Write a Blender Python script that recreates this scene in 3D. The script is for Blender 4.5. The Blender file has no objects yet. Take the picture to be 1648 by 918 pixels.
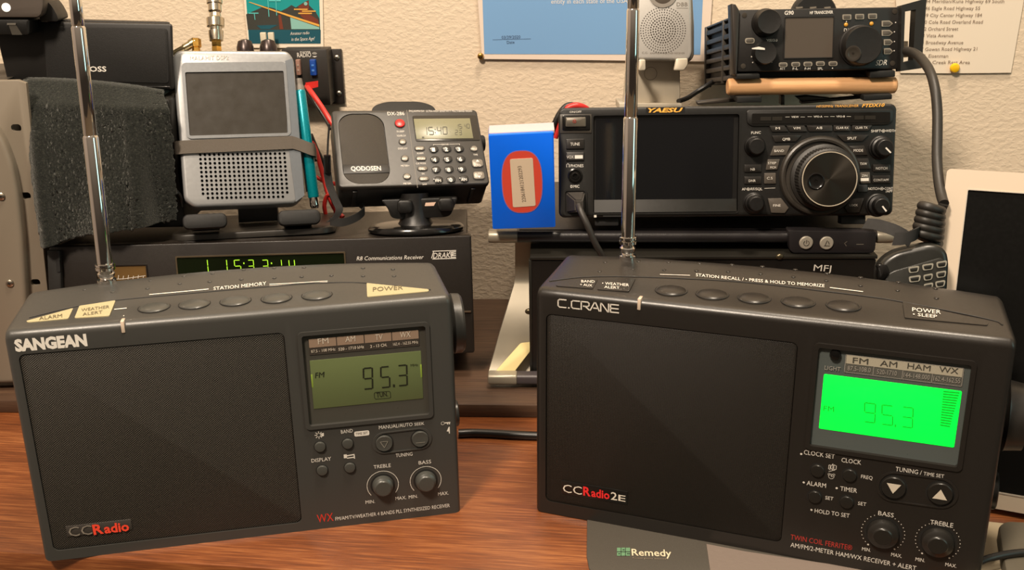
import bpy, bmesh, math, random
from math import sin, cos, pi, radians as R
from mathutils import Vector as V, Matrix as MX

# ---------------------------------------------------------------- camera, world, lights, exposure
sc = bpy.context.scene
COL = sc.collection
FPX, PITCH, ROLL, CAMH = 1671.56, 0.35106, -0.0173, 0.4041      # focal length in px of the 1648x918 frame
W_IMG, H_IMG = 1648, 918
_fw = V((0, cos(PITCH), -sin(PITCH))); _up = V((0, sin(PITCH), cos(PITCH))); _rt = V((1, 0, 0))
_r2 = cos(ROLL)*_rt + sin(ROLL)*_up; _u2 = -sin(ROLL)*_rt + cos(ROLL)*_up
CAMO = V((0, 0, CAMH))
cd = bpy.data.cameras.new('camera'); cam = bpy.data.objects.new('camera', cd); COL.objects.link(cam)
cd.sensor_width = 36; cd.lens = FPX*36/W_IMG; cd.clip_start = .01; cd.clip_end = 50
cam.matrix_world = MX(((_r2.x, _u2.x, -_fw.x, 0), (_r2.y, _u2.y, -_fw.y, 0), (_r2.z, _u2.z, -_fw.z, CAMH), (0, 0, 0, 1)))
sc.camera = cam
vs = sc.view_settings
vs.view_transform = 'Standard'; vs.look = 'None'; vs.gamma = 1; vs.use_curve_mapping = False
vs.exposure = -0.1

world = bpy.data.worlds.new('world'); sc.world = world; world.use_nodes = True
wn = world.node_tree; wn.nodes.clear()
def wnode(t, **k):
    n = wn.nodes.new(t)
    for a, b in k.items(): setattr(n, a, b)
    return n
w_out = wnode('ShaderNodeOutputWorld'); w_bg = wnode('ShaderNodeBackground'); w_tc = wnode('ShaderNodeTexCoord')
w_sep = wnode('ShaderNodeSeparateXYZ'); w_rz = wnode('ShaderNodeValToRGB'); w_rx = wnode('ShaderNodeValToRGB')
w_mix = wnode('ShaderNodeMix', data_type='RGBA', blend_type='ADD'); w_mix.inputs[0].default_value = 1
wn.links.new(w_tc.outputs['Generated'], w_sep.inputs[0])
w_mr = wnode('ShaderNodeMapRange'); w_mr.inputs[1].default_value = -1
wn.links.new(w_sep.outputs[2], w_mr.inputs[0]); wn.links.new(w_mr.outputs[0], w_rz.inputs[0])
w_mx = wnode('ShaderNodeMapRange'); w_mx.inputs[1].default_value = -1
wn.links.new(w_sep.outputs[0], w_mx.inputs[0]); wn.links.new(w_mx.outputs[0], w_rx.inputs[0])
def ramp(r, els):
    e = r.color_ramp.elements
    while len(e) > 1: e.remove(e[-1])
    e[0].position, e[0].color = els[0][0], (*els[0][1], 1)
    for p, c in els[1:]:
        x = e.new(p); x.color = (*c, 1)
# the room around: dark floor, dim warm walls, pale ceiling; a warm glow added on the left
ramp(w_rz, [(0, (.03, .02, .014)), (.44, (.03, .022, .016)), (.56, (.09, .068, .05)), (.72, (.26, .20, .15)), (1, (.42, .35, .27))])
ramp(w_rx, [(0, (.26, .19, .14)), (.10, (.20, .14, .10)), (.18, (.0, .0, .0)), (1, (0, 0, 0))])
wn.links.new(w_rz.outputs[0], w_mix.inputs[6]); wn.links.new(w_rx.outputs[0], w_mix.inputs[7])
wn.links.new(w_mix.outputs[2], w_bg.inputs[0]); wn.links.new(w_bg.outputs[0], w_out.inputs[0])
w_bg.inputs[1].default_value = 1.3

def area(name, loc, target, size, power, color):
    l = bpy.data.lights.new(name, 'AREA'); l.shape = 'DISK'; l.size = size; l.energy = power; l.color = color
    o = bpy.data.objects.new(name, l); COL.objects.link(o); o.location = loc
    o.rotation_euler = (V(target)-V(loc)).to_track_quat('-Z', 'Y').to_euler()
    return o
area('ceiling_lamp', (-.48, -.22, 1.50), (-.0, .8, .05), .26, 41, (1, .84, .67))
area('second_ceiling_lamp', (.25, .50, 1.90), (.1, .85, .1), .32, 32, (1, .84, .66))
win = area('window_daylight', (1.45, -.15, .62), (0, .65, .15), .5, 3.2, (.55, 1, .93)); win.data.shape = 'RECTANGLE'; win.data.size = .45; win.data.size_y = .9

# ---------------------------------------------------------------- helpers
def ray(u, v):
    a, b = (u-W_IMG/2)/FPX, (v-H_IMG/2)/FPX
    return _fw + a*_r2 - b*_u2
def atz(u, v, z): d = ray(u, v); return CAMO + d*((z-CAMH)/d.z)
def aty(u, v, y): d = ray(u, v); return CAMO + d*(y/d.y)
def srgb(r, g, b):
    f = lambda c: (c/255/12.92) if c <= 10.3 else ((c/255+.055)/1.055)**2.4
    return (f(r), f(g), f(b))

class Fr:
    """A device's own frame: x to its right, y into its depth, z up its front face."""
    def __init__(s, o, yaw=0, tilt=0, roll=0):
        s.M = MX.Translation(V(o)) @ MX.Rotation(R(yaw), 4, 'Z') @ MX.Rotation(-R(tilt), 4, 'X') @ MX.Rotation(R(roll), 4, 'Y')
        s.I = s.M.inverted(); s.I3 = s.I.to_3x3()
    def hit(s, p, pl=('y', 0)):
        """where the line of sight of photo point p meets the local plane pl"""
        o = s.I @ CAMO; d = s.I3 @ ray(*p); i = 'xyz'.index(pl[0])
        return o + d*((pl[1]-o[i])/d[i])
    def q(s, pts, y=0): return [(h.x, h.z) for h in (s.hit(p, ('y', y)) for p in pts)]
    def rect(s, tl, tr, br, bl, y=0):
        a, b, c, d = s.q((tl, tr, br, bl), y)
        return (a[0]+d[0])/2, (b[0]+c[0])/2, (c[1]+d[1])/2, (a[1]+b[1])/2       # x0 x1 z0 z1
    def top(s, pts, z): return [(h.x, h.y) for h in (s.hit(p, ('z', z)) for p in pts)]
    def scale(s, p, y=0): return (s.hit((p[0]+1, p[1]), ('y', y))-s.hit(p, ('y', y))).length   # metres per photo pixel

MATS = {}
def mat(name, rgb, rough=.5, metal=0, spec=.5, emit=0, noise=.06, nscale=400, bump=0, bscale=600, coat=0, lin=False):
    if name in MATS: return MATS[name]
    m = bpy.data.materials.new(name); m.use_nodes = True; MATS[name] = m
    nt = m.node_tree; b = nt.nodes['Principled BSDF']; L = nt.links
    c = rgb if lin else srgb(*rgb)
    b.inputs['Metallic'].default_value = metal; b.inputs['Specular IOR Level'].default_value = spec
    b.inputs['Coat Weight'].default_value = coat
    b.inputs['Base Color'].default_value = (*c, 1); b.inputs['Roughness'].default_value = rough
    tc = nt.nodes.new('ShaderNodeTexCoord')
    if noise:
        n = nt.nodes.new('ShaderNodeTexNoise'); n.inputs['Scale'].default_value = nscale; n.inputs['Detail'].default_value = 3
        L.new(tc.outputs['Object'], n.inputs['Vector'])
        mr = nt.nodes.new('ShaderNodeMapRange'); L.new(n.outputs['Fac'], mr.inputs[0])
        mr.inputs[3].default_value = max(0, rough-noise); mr.inputs[4].default_value = min(1, rough+noise)
        L.new(mr.outputs[0], b.inputs['Roughness'])
    if bump:
        n2 = nt.nodes.new('ShaderNodeTexNoise'); n2.inputs['Scale'].default_value = bscale; n2.inputs['Detail'].default_value = 2
        L.new(tc.outputs['Object'], n2.inputs['Vector'])
        bp = nt.nodes.new('ShaderNodeBump'); bp.inputs['Strength'].default_value = bump; bp.inputs['Distance'].default_value = .001
        L.new(n2.outputs['Fac'], bp.inputs['Height']); L.new(bp.outputs[0], b.inputs['Normal'])
    if emit:
        b.inputs['Emission Color'].default_value = (*c, 1); b.inputs['Emission Strength'].default_value = emit
    return m

def grille_mat(name, metal_rgb, hole_rgb, px, pz, thr, rough=.45):
    m = bpy.data.materials.new(name); m.use_nodes = True; nt = m.node_tree; L = nt.links; b = nt.nodes['Principled BSDF']
    tc = nt.nodes.new('ShaderNodeTexCoord'); sp = nt.nodes.new('ShaderNodeSeparateXYZ'); L.new(tc.outputs['Object'], sp.inputs[0])
    def M(op, a, bb=None):
        n = nt.nodes.new('ShaderNodeMath'); n.operation = op
        for i, x in enumerate((a, bb)):
            if x is None: continue
            if isinstance(x, (int, float)): n.inputs[i].default_value = x
            else: L.new(x, n.inputs[i])
        return n.outputs[0]
    f = M('MULTIPLY', M('COSINE', M('MULTIPLY', sp.outputs[0], pi/px)), M('COSINE', M('MULTIPLY', sp.outputs[2], pi/pz)))
    mr = nt.nodes.new('ShaderNodeMapRange'); L.new(f, mr.inputs[0]); mr.inputs[1].default_value = thr; mr.inputs[2].default_value = thr+.25
    mx = nt.nodes.new('ShaderNodeMix'); mx.data_type = 'RGBA'; L.new(mr.outputs[0], mx.inputs[0])
    mx.inputs[6].default_value = (*srgb(*metal_rgb), 1); mx.inputs[7].default_value = (*srgb(*hole_rgb), 1)
    L.new(mx.outputs[2], b.inputs['Base Color']); b.inputs['Roughness'].default_value = rough; b.inputs['Specular IOR Level'].default_value = .3
    bp = nt.nodes.new('ShaderNodeBump'); bp.inputs['Strength'].default_value = .35; bp.inputs['Distance'].default_value = .0004; bp.invert = True
    L.new(f, bp.inputs['Height']); L.new(bp.outputs[0], b.inputs['Normal'])
    return m

def tag(o, label=None, cat=None, group=None, kind=None):
    for k, v in (('label', label), ('category', cat), ('group', group), ('kind', kind)):
        if v: o[k] = v
    return o
def thing(name, label, cat, F, group=None):
    o = bpy.data.objects.new(name, None); COL.objects.link(o); o.empty_display_size = .02
    o.matrix_world = F.M if isinstance(F, Fr) else F
    return tag(o, label, cat, group)

def rrect(x0, x1, z0, z1, r, n=5):
    r = max(1e-6, min(r, (x1-x0)/2-1e-7, (z1-z0)/2-1e-7)); out = []
    for cx, cz, a0 in ((x1-r, z1-r, 0), (x0+r, z1-r, 90), (x0+r, z0+r, 180), (x1-r, z0+r, 270)):
        for i in range(n+1):
            a = R(a0+90*i/n); out.append((cx+r*cos(a), cz+r*sin(a)))
    return out
def circ(cx, cz, rx, rz=None, n=32):
    rz = rz or rx
    return [(cx+rx*cos(2*pi*i/n), cz+rz*sin(2*pi*i/n)) for i in range(n)]
def rpoly(pts, r, n=4):
    """polygon with rounded corners"""
    out = []; N = len(pts)
    for i in range(N):
        p, a, b = V(pts[i]), V(pts[i-1]), V(pts[(i+1) % N])
        da, db = (a-p), (b-p); k = min(r, da.length*.45, db.length*.45)
        s, e = p+da.normalized()*k, p+db.normalized()*k
        for j in range(n+1):
            t = j/n; out.append(tuple((1-t)**2*s+2*t*(1-t)*p+t*t*e))
    return out
def catmull(pts, n=8):
    P = [V(p) for p in pts]; P = [2*P[0]-P[1]]+P+[2*P[-1]-P[-2]]; out = []
    for i in range(1, len(P)-2):
        a, b, c, d = P[i-1:i+3]
        for j in range(n):
            t = j/n
            out.append(.5*((2*b)+(c-a)*t+(2*a-5*b+4*c-d)*t*t+(3*b-a-3*c+d)*t**3))
    return out+[P[-2]]

class MB:
    def __init__(s): s.bm = bmesh.new()
    def _in(s, t):
        me = bpy.data.meshes.new('t'); t.to_mesh(me); t.free(); s.bm.from_mesh(me); bpy.data.meshes.remove(me)
    def prism(s, pts, a0, a1, pl='y', bev=0, seg=2, both=False):
        """polygon swept from a0 to a1 along local axis pl; bev rounds the rim of the a0 end"""
        f = {'y': lambda p, a: (p[0], a, p[1]), 'z': lambda p, a: (p[0], p[1], a), 'x': lambda p, a: (a, p[0], p[1])}[pl]
        t = bmesh.new(); A = [t.verts.new(f(p, a0)) for p in pts]; B = [t.verts.new(f(p, a1)) for p in pts]; n = len(pts)
        fa = t.faces.new(A); fb = t.faces.new(B[::-1])
        for i in range(n): t.faces.new((A[i], B[i], B[(i+1) % n], A[(i+1) % n]))
        bmesh.ops.recalc_face_normals(t, faces=t.faces)
        if bev:
            ed = list(fa.edges)+(list(fb.edges) if both else [])
            bmesh.ops.bevel(t, geom=ed, offset=bev, segments=seg, profile=.5, affect='EDGES', clamp_overlap=True)
        s._in(t); return s
    def box(s, x0, x1, y0, y1, z0, z1, bev=0, seg=2):
        t = bmesh.new(); bmesh.ops.create_cube(t, size=1)
        for v in t.verts: v.co = V(((x0+x1)/2+v.co.x*(x1-x0), (y0+y1)/2+v.co.y*(y1-y0), (z0+z1)/2+v.co.z*(z1-z0)))
        if bev: bmesh.ops.bevel(t, geom=t.edges[:], offset=bev, segments=seg, profile=.5, affect='EDGES', clamp_overlap=True)
        s._in(t); return s
    def ring(s, outer, inner, y0, y1, bev=0):
        """frame between two outlines with the same number of points, facing -y"""
        t = bmesh.new(); n = len(outer)
        r = [[t.verts.new((p[0], y, p[1])) for p in pts] for pts, y in ((outer, y1), (outer, y0), (inner, y0), (inner, y1))]
        for k in range(4):
            a, b = r[k], r[(k+1) % 4]
            for i in range(n): t.faces.new((a[i], a[(i+1) % n], b[(i+1) % n], b[i]))
        bmesh.ops.recalc_face_normals(t, faces=t.faces); s._in(t); return s
    def lathe(s, c, ax, prof, seg=32):
        """profile of (radius, distance along ax) pairs spun round ax through c"""
        c = V(c); ax = V(ax).normalized(); q = ax.to_track_quat('Z', 'Y'); u, v = q @ V((1, 0, 0)), q @ V((0, 1, 0))
        t = bmesh.new(); rings = [[t.verts.new(c+ax*d+(u*cos(2*pi*i/seg)+v*sin(2*pi*i/seg))*max(r, 1e-6)) for i in range(seg)] for r, d in prof]
        for a, b in zip(rings, rings[1:]):
            for i in range(seg): t.faces.new((a[i], a[(i+1) % seg], b[(i+1) % seg], b[i]))
        t.faces.new(rings[0][::-1]); t.faces.new(rings[-1])
        bmesh.ops.recalc_face_normals(t, faces=t.faces); s._in(t); return s
    def tube(s, pts, r, seg=10):
        pts = [V(p) for p in pts]; t = bmesh.new(); rings = []; up = None
        for i, p in enumerate(pts):
            d = (pts[min(i+1, len(pts)-1)]-pts[max(i-1, 0)]).normalized()
            if up is None: up = d.orthogonal().normalized()
            up = (up-d*up.dot(d)).normalized(); w = d.cross(up); rr = r[i] if isinstance(r, (list, tuple)) else r
            rings.append([t.verts.new(p+(up*cos(2*pi*k/seg)+w*sin(2*pi*k/seg))*rr) for k in range(seg)])
        for a, b in zip(rings, rings[1:]):
            for k in range(seg): t.faces.new((a[k], a[(k+1) % seg], b[(k+1) % seg], b[k]))
        t.faces.new(rings[0][::-1]); t.faces.new(rings[-1])
        bmesh.ops.recalc_face_normals(t, faces=t.faces); s._in(t); return s
    def ribbon(s, pts, wvec, th):
        """flat strap: centre line pts, half width vector(s) wvec, thickness th"""
        t = bmesh.new(); rings = []; pts = [V(p) for p in pts]
        for i, p in enumerate(pts):
            w = V(wvec[i] if isinstance(wvec, list) else wvec); d = (pts[min(i+1, len(pts)-1)]-pts[max(i-1, 0)]).normalized()
            n = d.cross(w).normalized()*th/2
            rings.append([t.verts.new(p+w+n), t.verts.new(p-w+n), t.verts.new(p-w-n), t.verts.new(p+w-n)])
        for a, b in zip(rings, rings[1:]):
            for k in range(4): t.faces.new((a[k], a[(k+1) % 4], b[(k+1) % 4], b[k]))
        t.faces.new(rings[0][::-1]); t.faces.new(rings[-1])
        bmesh.ops.recalc_face_normals(t, faces=t.faces); s._in(t); return s
    def ball(s, c, r, sx=1, sy=1, sz=1, seg=16):
        t = bmesh.new(); bmesh.ops.create_uvsphere(t, u_segments=seg, v_segments=max(6, seg//2), radius=r)
        for v in t.verts: v.co = V(c)+V((v.co.x*sx, v.co.y*sy, v.co.z*sz))
        s._in(t); return s
    def quad(s, pts):
        s.bm.faces.new([s.bm.verts.new(p) for p in pts]); return s
    def line(s, F, pts, w, y=-.00014, closed=False):
        """thin printed line through local (x, z) points"""
        n = len(pts)
        for i in range(n if closed else n-1):
            a, b = V(pts[i]), V(pts[(i+1) % n])
            if (b-a).length < 1e-7: continue
            d = (b-a).normalized()*w*.5; nn = V((-d.y, d.x)); a2, b2 = a-d, b+d
            s.quad([(p.x, y, p.y) for p in (a2-nn, b2-nn, b2+nn, a2+nn)])
        return s
    def flat(s, pts, y=-.00014):
        s.quad([(p[0], y, p[1]) for p in pts]); return s
    def build(s, name, m, parent=None, F=None, angle=38, recalc=False, label=None):
        if recalc: bmesh.ops.recalc_face_normals(s.bm, faces=s.bm.faces)
        me = bpy.data.meshes.new(name); s.bm.to_mesh(me); s.bm.free(); me.materials.append(m)
        me.polygons.foreach_set('use_smooth', [True]*len(me.polygons)); me.set_sharp_from_angle(angle=R(angle))
        o = bpy.data.objects.new(name, me); COL.objects.link(o)
        if parent is not None: o.parent = parent
        elif F is not None: o.matrix_world = F.M
        if label: o['label'] = label
        return o

def cut(o, cutter):
    """carve the cutter's shape out of o (both in the same local space)"""
    c = cutter.build('cutter', o.data.materials[0]); c.parent = o.parent
    md = o.modifiers.new('b', 'BOOLEAN'); md.object = c; md.operation = 'DIFFERENCE'; md.solver = 'EXACT'
    bpy.context.view_layer.update(); dg = bpy.context.evaluated_depsgraph_get()
    me = bpy.data.meshes.new_from_object(o.evaluated_get(dg)); o.modifiers.clear(); old = o.data; o.data = me; me.name = o.name
    bpy.data.meshes.remove(old); cm = c.data; bpy.data.objects.remove(c); bpy.data.meshes.remove(cm)
    me.polygons.foreach_set('use_smooth', [True]*len(me.polygons)); me.set_sharp_from_angle(angle=R(30))

_glyph = {}
def glyphs(txt, bold=0, shear=0):
    if bold < .01 or 'M' in txt: bold = 0                            # widening closes up the narrow capitals
    k = (txt, bold, shear)
    if k not in _glyph:
        cu = bpy.data.curves.new('t', 'FONT'); cu.body = txt; cu.size = 1; cu.offset = bold; cu.shear = shear; cu.resolution_u = 2
        o = bpy.data.objects.new('t', cu); me = bpy.data.meshes.new_from_object(o)
        _glyph[k] = ([v.co.copy() for v in me.vertices], [tuple(p.vertices) for p in me.polygons])
        bpy.data.objects.remove(o); bpy.data.curves.remove(cu); bpy.data.meshes.remove(me)
    return _glyph[k]
CAP = max(v.y for v in glyphs('H')[0])
def text(mb, F, txt, p0, p1, h, pl=('y', -.00014), bold=0.0, shear=0, smear=None):
    """lettering on a plane of F: baseline from photo point p0 to p1, capital height h photo pixels"""
    vs_, fs = glyphs(txt, bold, shear)
    if not vs_: return
    a, b, c = F.hit(p0, pl), F.hit(p1, pl), F.hit((p0[0], p0[1]-h), pl)
    e1 = b-a; e2 = c-a; e2 = e2-e1*(e2.dot(e1)/e1.dot(e1))
    x0 = min(v.x for v in vs_); x1 = max(v.x for v in vs_)
    nv = [mb.bm.verts.new(a+e1*((v.x-x0)/(x1-x0))+e2*(v.y/CAP)) for v in vs_]
    for f in fs:
        try: mb.bm.faces.new([nv[i] for i in f])
        except ValueError: pass
SEG = {'0': 'abcdef', '1': 'bc', '2': 'abged', '3': 'abgcd', '4': 'fgbc', '5': 'afgcd', '6': 'afgedc', '7': 'abc', '8': 'abcdefg', '9': 'abcdfg'}
def seg7(mb, F, ch, tl, tr, br, bl, w=.16, y=-.0003):
    """seven segment digit in the photo quad tl tr br bl"""
    P = [F.hit(p, ('y', y)) for p in (tl, tr, br, bl)]
    def at(u, v): return (P[3]*(1-u)+P[2]*u)*(1-v)+(P[0]*(1-u)+P[1]*u)*v
    asp = (P[1]-P[0]).length/(P[0]-P[3]).length; t = w; s = w*asp; g = .03
    box = {'a': (t, 1-t, 1-s, 1), 'd': (t, 1-t, 0, s), 'g': (t, 1-t, .5-s/2, .5+s/2),
           'f': (0, t, .5+g, 1-g), 'b': (1-t, 1, .5+g, 1-g), 'e': (0, t, g, .5-g), 'c': (1-t, 1, g, .5-g)}
    for k in SEG[ch]:
        a, b, c, d = box[k]; mb.quad([at(a, c), at(b, c), at(b, d), at(a, d)])
def text_on(mb, F, fn, txt, p0, p1, h, bold=0.0, shear=0):
    """lettering laid on a curved surface: fn turns a photo point into a local surface point"""
    vs_, fs = glyphs(txt, bold, shear); x0 = min(v.x for v in vs_); x1 = max(v.x for v in vs_)
    nv = []
    for v in vs_:
        k = (v.x-x0)/(x1-x0); q = (p0[0]+(p1[0]-p0[0])*k, p0[1]+(p1[1]-p0[1])*k-h*v.y/CAP)
        nv.append(mb.bm.verts.new(fn(q)+V((0, 0, .00035))))
    for f in fs:
        try: mb.bm.faces.new([nv[i] for i in f])
        except ValueError: pass
def line_on(mb, fn, a, b, w, n=12):
    P = [((a[0]+(b[0]-a[0])*i/n, a[1]+(b[1]-a[1])*i/n)) for i in range(n+1)]
    A = [fn(p)+V((0, 0, .00035)) for p in P]; B = [fn((p[0], p[1]-w))+V((0, 0, .00035)) for p in P]
    for i in range(n): mb.quad([A[i], A[i+1], B[i+1], B[i]])
def knob_prof(r, h, bev=.0008, r1=None):
    r1 = r1 or r*.93
    return [(r, .0), (r, -h*.1), (r1, -h+bev), (r1-bev*.4, -h+bev*.3), (r1-bev, -h)]
def front_knob(mb, c, prof, seg=32, y=0): mb.lathe((c[0], y, c[1]), (0, 1, 0), prof, seg)

# ---------------------------------------------------------------- materials
M_wall = None
white_ink = mat('white_ink', (214, 208, 198), .6, noise=0)
dim_ink = mat('grey_ink', (150, 145, 136), .6, noise=0)
black_ink = mat('black_ink', (18, 18, 16), .6, noise=0)
red_ink = mat('red_ink', (196, 50, 36), .5, noise=0)
chrome = mat('chrome', (226, 222, 216), .07, 1, noise=.02)
brass = mat('brass', (205, 160, 80), .25, 1)
nickel = mat('nickel', (205, 195, 175), .25, 1)
screw_m = mat('screw_steel', (170, 160, 145), .35, 1)
blk = mat('black_plastic', (20, 19, 18), .42, bump=.05)
blk_matte = mat('black_matte_plastic', (22, 21, 19), .62)
blk_gloss = mat('black_gloss_plastic', (16, 15, 14), .18)
rubber = mat('black_rubber', (22, 21, 20), .7)
glass_blk = mat('black_glass', (10, 11, 13), .12, noise=.02, spec=.6)
# ---------------------------------------------------------------- the setting
def wall_mat():
    m = bpy.data.materials.new('orange_peel_plaster'); m.use_nodes = True; nt = m.node_tree; L = nt.links; b = nt.nodes['Principled BSDF']
    tc = nt.nodes.new('ShaderNodeTexCoord')
    n = nt.nodes.new('ShaderNodeTexNoise'); n.inputs['Scale'].default_value = 210; n.inputs['Detail'].default_value = 3; n.inputs['Roughness'].default_value = .5
    v = nt.nodes.new('ShaderNodeTexVoronoi'); v.feature = 'SMOOTH_F1'; v.inputs['Scale'].default_value = 230
    mp = nt.nodes.new('ShaderNodeMapping'); mp.inputs['Scale'].default_value = (.75, 1, 1.15)
    L.new(tc.outputs['Object'], mp.inputs[0]); L.new(mp.outputs[0], n.inputs['Vector']); L.new(mp.outputs[0], v.inputs['Vector'])
    r = nt.nodes.new('ShaderNodeMapRange'); r.interpolation_type = 'SMOOTHSTEP'; r.inputs[1].default_value = .42; r.inputs[2].default_value = .62
    L.new(n.outputs['Fac'], r.inputs[0])
    a = nt.nodes.new('ShaderNodeMath'); a.operation = 'MULTIPLY_ADD'; a.inputs[1].default_value = -.35; L.new(v.outputs['Distance'], a.inputs[0]); L.new(r.outputs[0], a.inputs[2])
    bp = nt.nodes.new('ShaderNodeBump'); bp.inputs['Strength'].default_value = .19; bp.inputs['Distance'].default_value = .0012
    L.new(a.outputs[0], bp.inputs['Height']); L.new(bp.outputs[0], b.inputs['Normal'])
    b.inputs['Base Color'].default_value = (*srgb(215, 197, 173), 1); b.inputs['Roughness'].default_value = .75
    return m
def wood_mat(name, c0, c1, c2, rough, yaw=0, coat=.0):
    m = bpy.data.materials.new(name); m.use_nodes = True; nt = m.node_tree; L = nt.links; b = nt.nodes['Principled BSDF']
    tc = nt.nodes.new('ShaderNodeTexCoord'); mp = nt.nodes.new('ShaderNodeMapping'); mp.inputs['Scale'].default_value = (26, 560, 560)
    L.new(tc.outputs['Object'], mp.inputs[0])
    n = nt.nodes.new('ShaderNodeTexNoise'); n.inputs['Scale'].default_value = 1; n.inputs['Detail'].default_value = 5; n.inputs['Roughness'].default_value = .6
    L.new(mp.outputs[0], n.inputs['Vector'])
    mp2 = nt.nodes.new('ShaderNodeMapping'); mp2.inputs['Scale'].default_value = (6, 46, 46); L.new(tc.outputs['Object'], mp2.inputs[0])
    n2 = nt.nodes.new('ShaderNodeTexNoise'); n2.inputs['Scale'].default_value = 1; n2.inputs['Detail'].default_value = 3; L.new(mp2.outputs[0], n2.inputs['Vector'])
    mx = nt.nodes.new('ShaderNodeMix'); mx.inputs[0].default_value = .36; L.new(n.outputs['Fac'], mx.inputs[2]); L.new(n2.outputs['Fac'], mx.inputs[3])
    r = nt.nodes.new('ShaderNodeValToRGB'); ramp(r, [(.33, srgb(*c0)), (.5, srgb(*c1)), (.66, srgb(*c2))]); L.new(mx.outputs[0], r.inputs[0])
    L.new(r.outputs[0], b.inputs['Base Color'])
    rr = nt.nodes.new('ShaderNodeMapRange'); rr.inputs[3].default_value = rough+.12; rr.inputs[4].default_value = rough-.08; L.new(n.outputs['Fac'], rr.inputs[0]); L.new(rr.outputs[0], b.inputs['Roughness'])
    bp = nt.nodes.new('ShaderNodeBump'); bp.inputs['Strength'].default_value = .25; bp.inputs['Distance'].default_value = .0006; L.new(n.outputs['Fac'], bp.inputs['Height']); L.new(bp.outputs[0], b.inputs['Normal'])
    b.inputs['Coat Weight'].default_value = coat; b.inputs['Coat Roughness'].default_value = .25
    return m
WALL_Y = 1.036; WALL_YAW = -4
FW = Fr((0, WALL_Y, 0), WALL_YAW)
mb = MB(); mb.box(-1.6, 1.6, 0, .1, -.76, 1.9)
tag(mb.build('wall_back', wall_mat(), F=FW), kind='structure')
mb = MB(); mb.box(-1.6, 1.6, -2.2, 0, -.80, -.76)
tag(mb.build('floor', mat('brown_carpet', (96, 82, 66), .95, bump=.5), F=FW), kind='structure')

desk_wood = wood_mat('warm_desk_wood', (76, 39, 19), (114, 63, 32), (152, 96, 55), .31, coat=.25)
FD = Fr(atz(0, 888, 0), -7.5)                     # local x runs along the front edge
t = thing('desk', 'warm reddish brown wooden desk carrying all the radios', 'desk', FD)
mb = MB(); mb.box(-.26, .95, 0, .41, -.03, 0, bev=.0025); mb.build('tabletop', desk_wood, t)
mb = MB(); mb.box(-.259, .949, -.0015, .006, -.075, -.031, bev=.001); mb.build('apron', wood_mat('desk_apron_wood', (50, 26, 13), (86, 48, 26), (118, 72, 42), .4), t)
for x in (-.24, .88):
    mb = MB(); mb.box(x, x+.05, .03, .36, -.76, -.031); mb.build('leg', desk_wood, t)
ZR = .012                                          # top of the raised back board
pL, pR = atz(10, 645, ZR), atz(820, 652, ZR)
FRB = Fr((pL.x, pL.y, 0), math.degrees(math.atan2(pR.y-pL.y, pR.x-pL.x)))
mb = MB(); mb.box(-.12, .85, 0, .248, .0002, ZR, bev=.0012)
tag(mb.build('back_board', wood_mat('dull_dark_wood', (54, 38, 28), (72, 52, 38), (88, 66, 49), .45), F=FRB),
    'dull dark brown wooden board raised along the wall end of the desk', 'board')
# ---------------------------------------------------------------- the two big table radios
def top_surface(W, H, hump):
    def top(x, y):
        k = max(0, 1-(2*x/W-1)**2); s = min(1, max(0, (y-.022)/.045)); s = s*s*(3-2*s)
        return H+hump*k*s+.055*max(0, y-.004)
    return top
def radio_body(W, H, D, hump, r=.0045, rt=.0055, rb=.013):
    top = top_surface(W, H, hump)
    st = [(r*(1-cos(R(a))), r*(1-sin(R(a)))) for a in (0, 18, 36, 54, 72)]
    xs = st+[(r+(W-2*r)*i/26, 0) for i in range(27)]+[(W-x, i) for x, i in st[::-1]]
    bm = bmesh.new(); rows = []
    for x, i in xs:
        pr = [(i, i*.5)]
        for a in range(0, 91, 15):
            pr.append((i+rt*(1-cos(R(a))), top(x, 0)-i-rt+rt*sin(R(a))))
        n = 12
        for k in range(1, n):
            y = i+rt+(D-2*i-rt-rb)*k/n; pr.append((y, top(x, y)-i))
        zt = top(x, D-rb)-i
        for a in range(0, 91, 15): pr.append((D-i-rb+rb*sin(R(a)), zt-rb+rb*cos(R(a))))
        pr.append((D-i, i*.5+(D-i)*.037))
        rows.append([bm.verts.new((x*(1-.015*y/D), y, z)) for y, z in pr])
    m = len(rows[0])
    for a, b in zip(rows, rows[1:]):
        for k in range(m): bm.faces.new((a[k], b[k], b[(k+1) % m], a[(k+1) % m]))
    bm.faces.new(rows[0]); bm.faces.new(rows[-1][::-1])
    mb = MB(); mb.bm.free(); mb.bm = bm
    return mb
def top_hit(F, p, top, H):
    z = H
    for _ in range(6):
        h = F.hit(p, ('z', z)); z = top(h.x, h.y)
    return V((h.x, h.y, z))
KEYP = []                                           # the plane z = a x + b y + c of each key's top
import numpy as np
def top_key(mb, F, pts, H, top, r=.0012):
    """a key that follows the curved top, a little proud of it"""
    P = rpoly([(h_.x, h_.y) for h_ in (top_hit(F, p, top, H) for p in pts)], r, 3)
    Z = [top(x, y) for x, y in P]; k = np.linalg.lstsq(np.array([(x, y, 1) for x, y in P]), np.array(Z), rcond=None)[0]
    lift = max(z-(k[0]*x+k[1]*y+k[2]) for (x, y), z in zip(P, Z)); k[2] += lift*.95+.0005; KEYP.append(k)
    t = bmesh.new(); A = [t.verts.new((x, y, k[0]*x+k[1]*y+k[2])) for x, y in P]; B = [t.verts.new((x, y, H-.002)) for x, y in P]; n = len(P)
    fa = t.faces.new(A); t.faces.new(B[::-1])
    for i in range(n): t.faces.new((A[i], B[i], B[(i+1) % n], A[(i+1) % n]))
    bmesh.ops.recalc_face_normals(t, faces=t.faces); mb._in(t)
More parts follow.
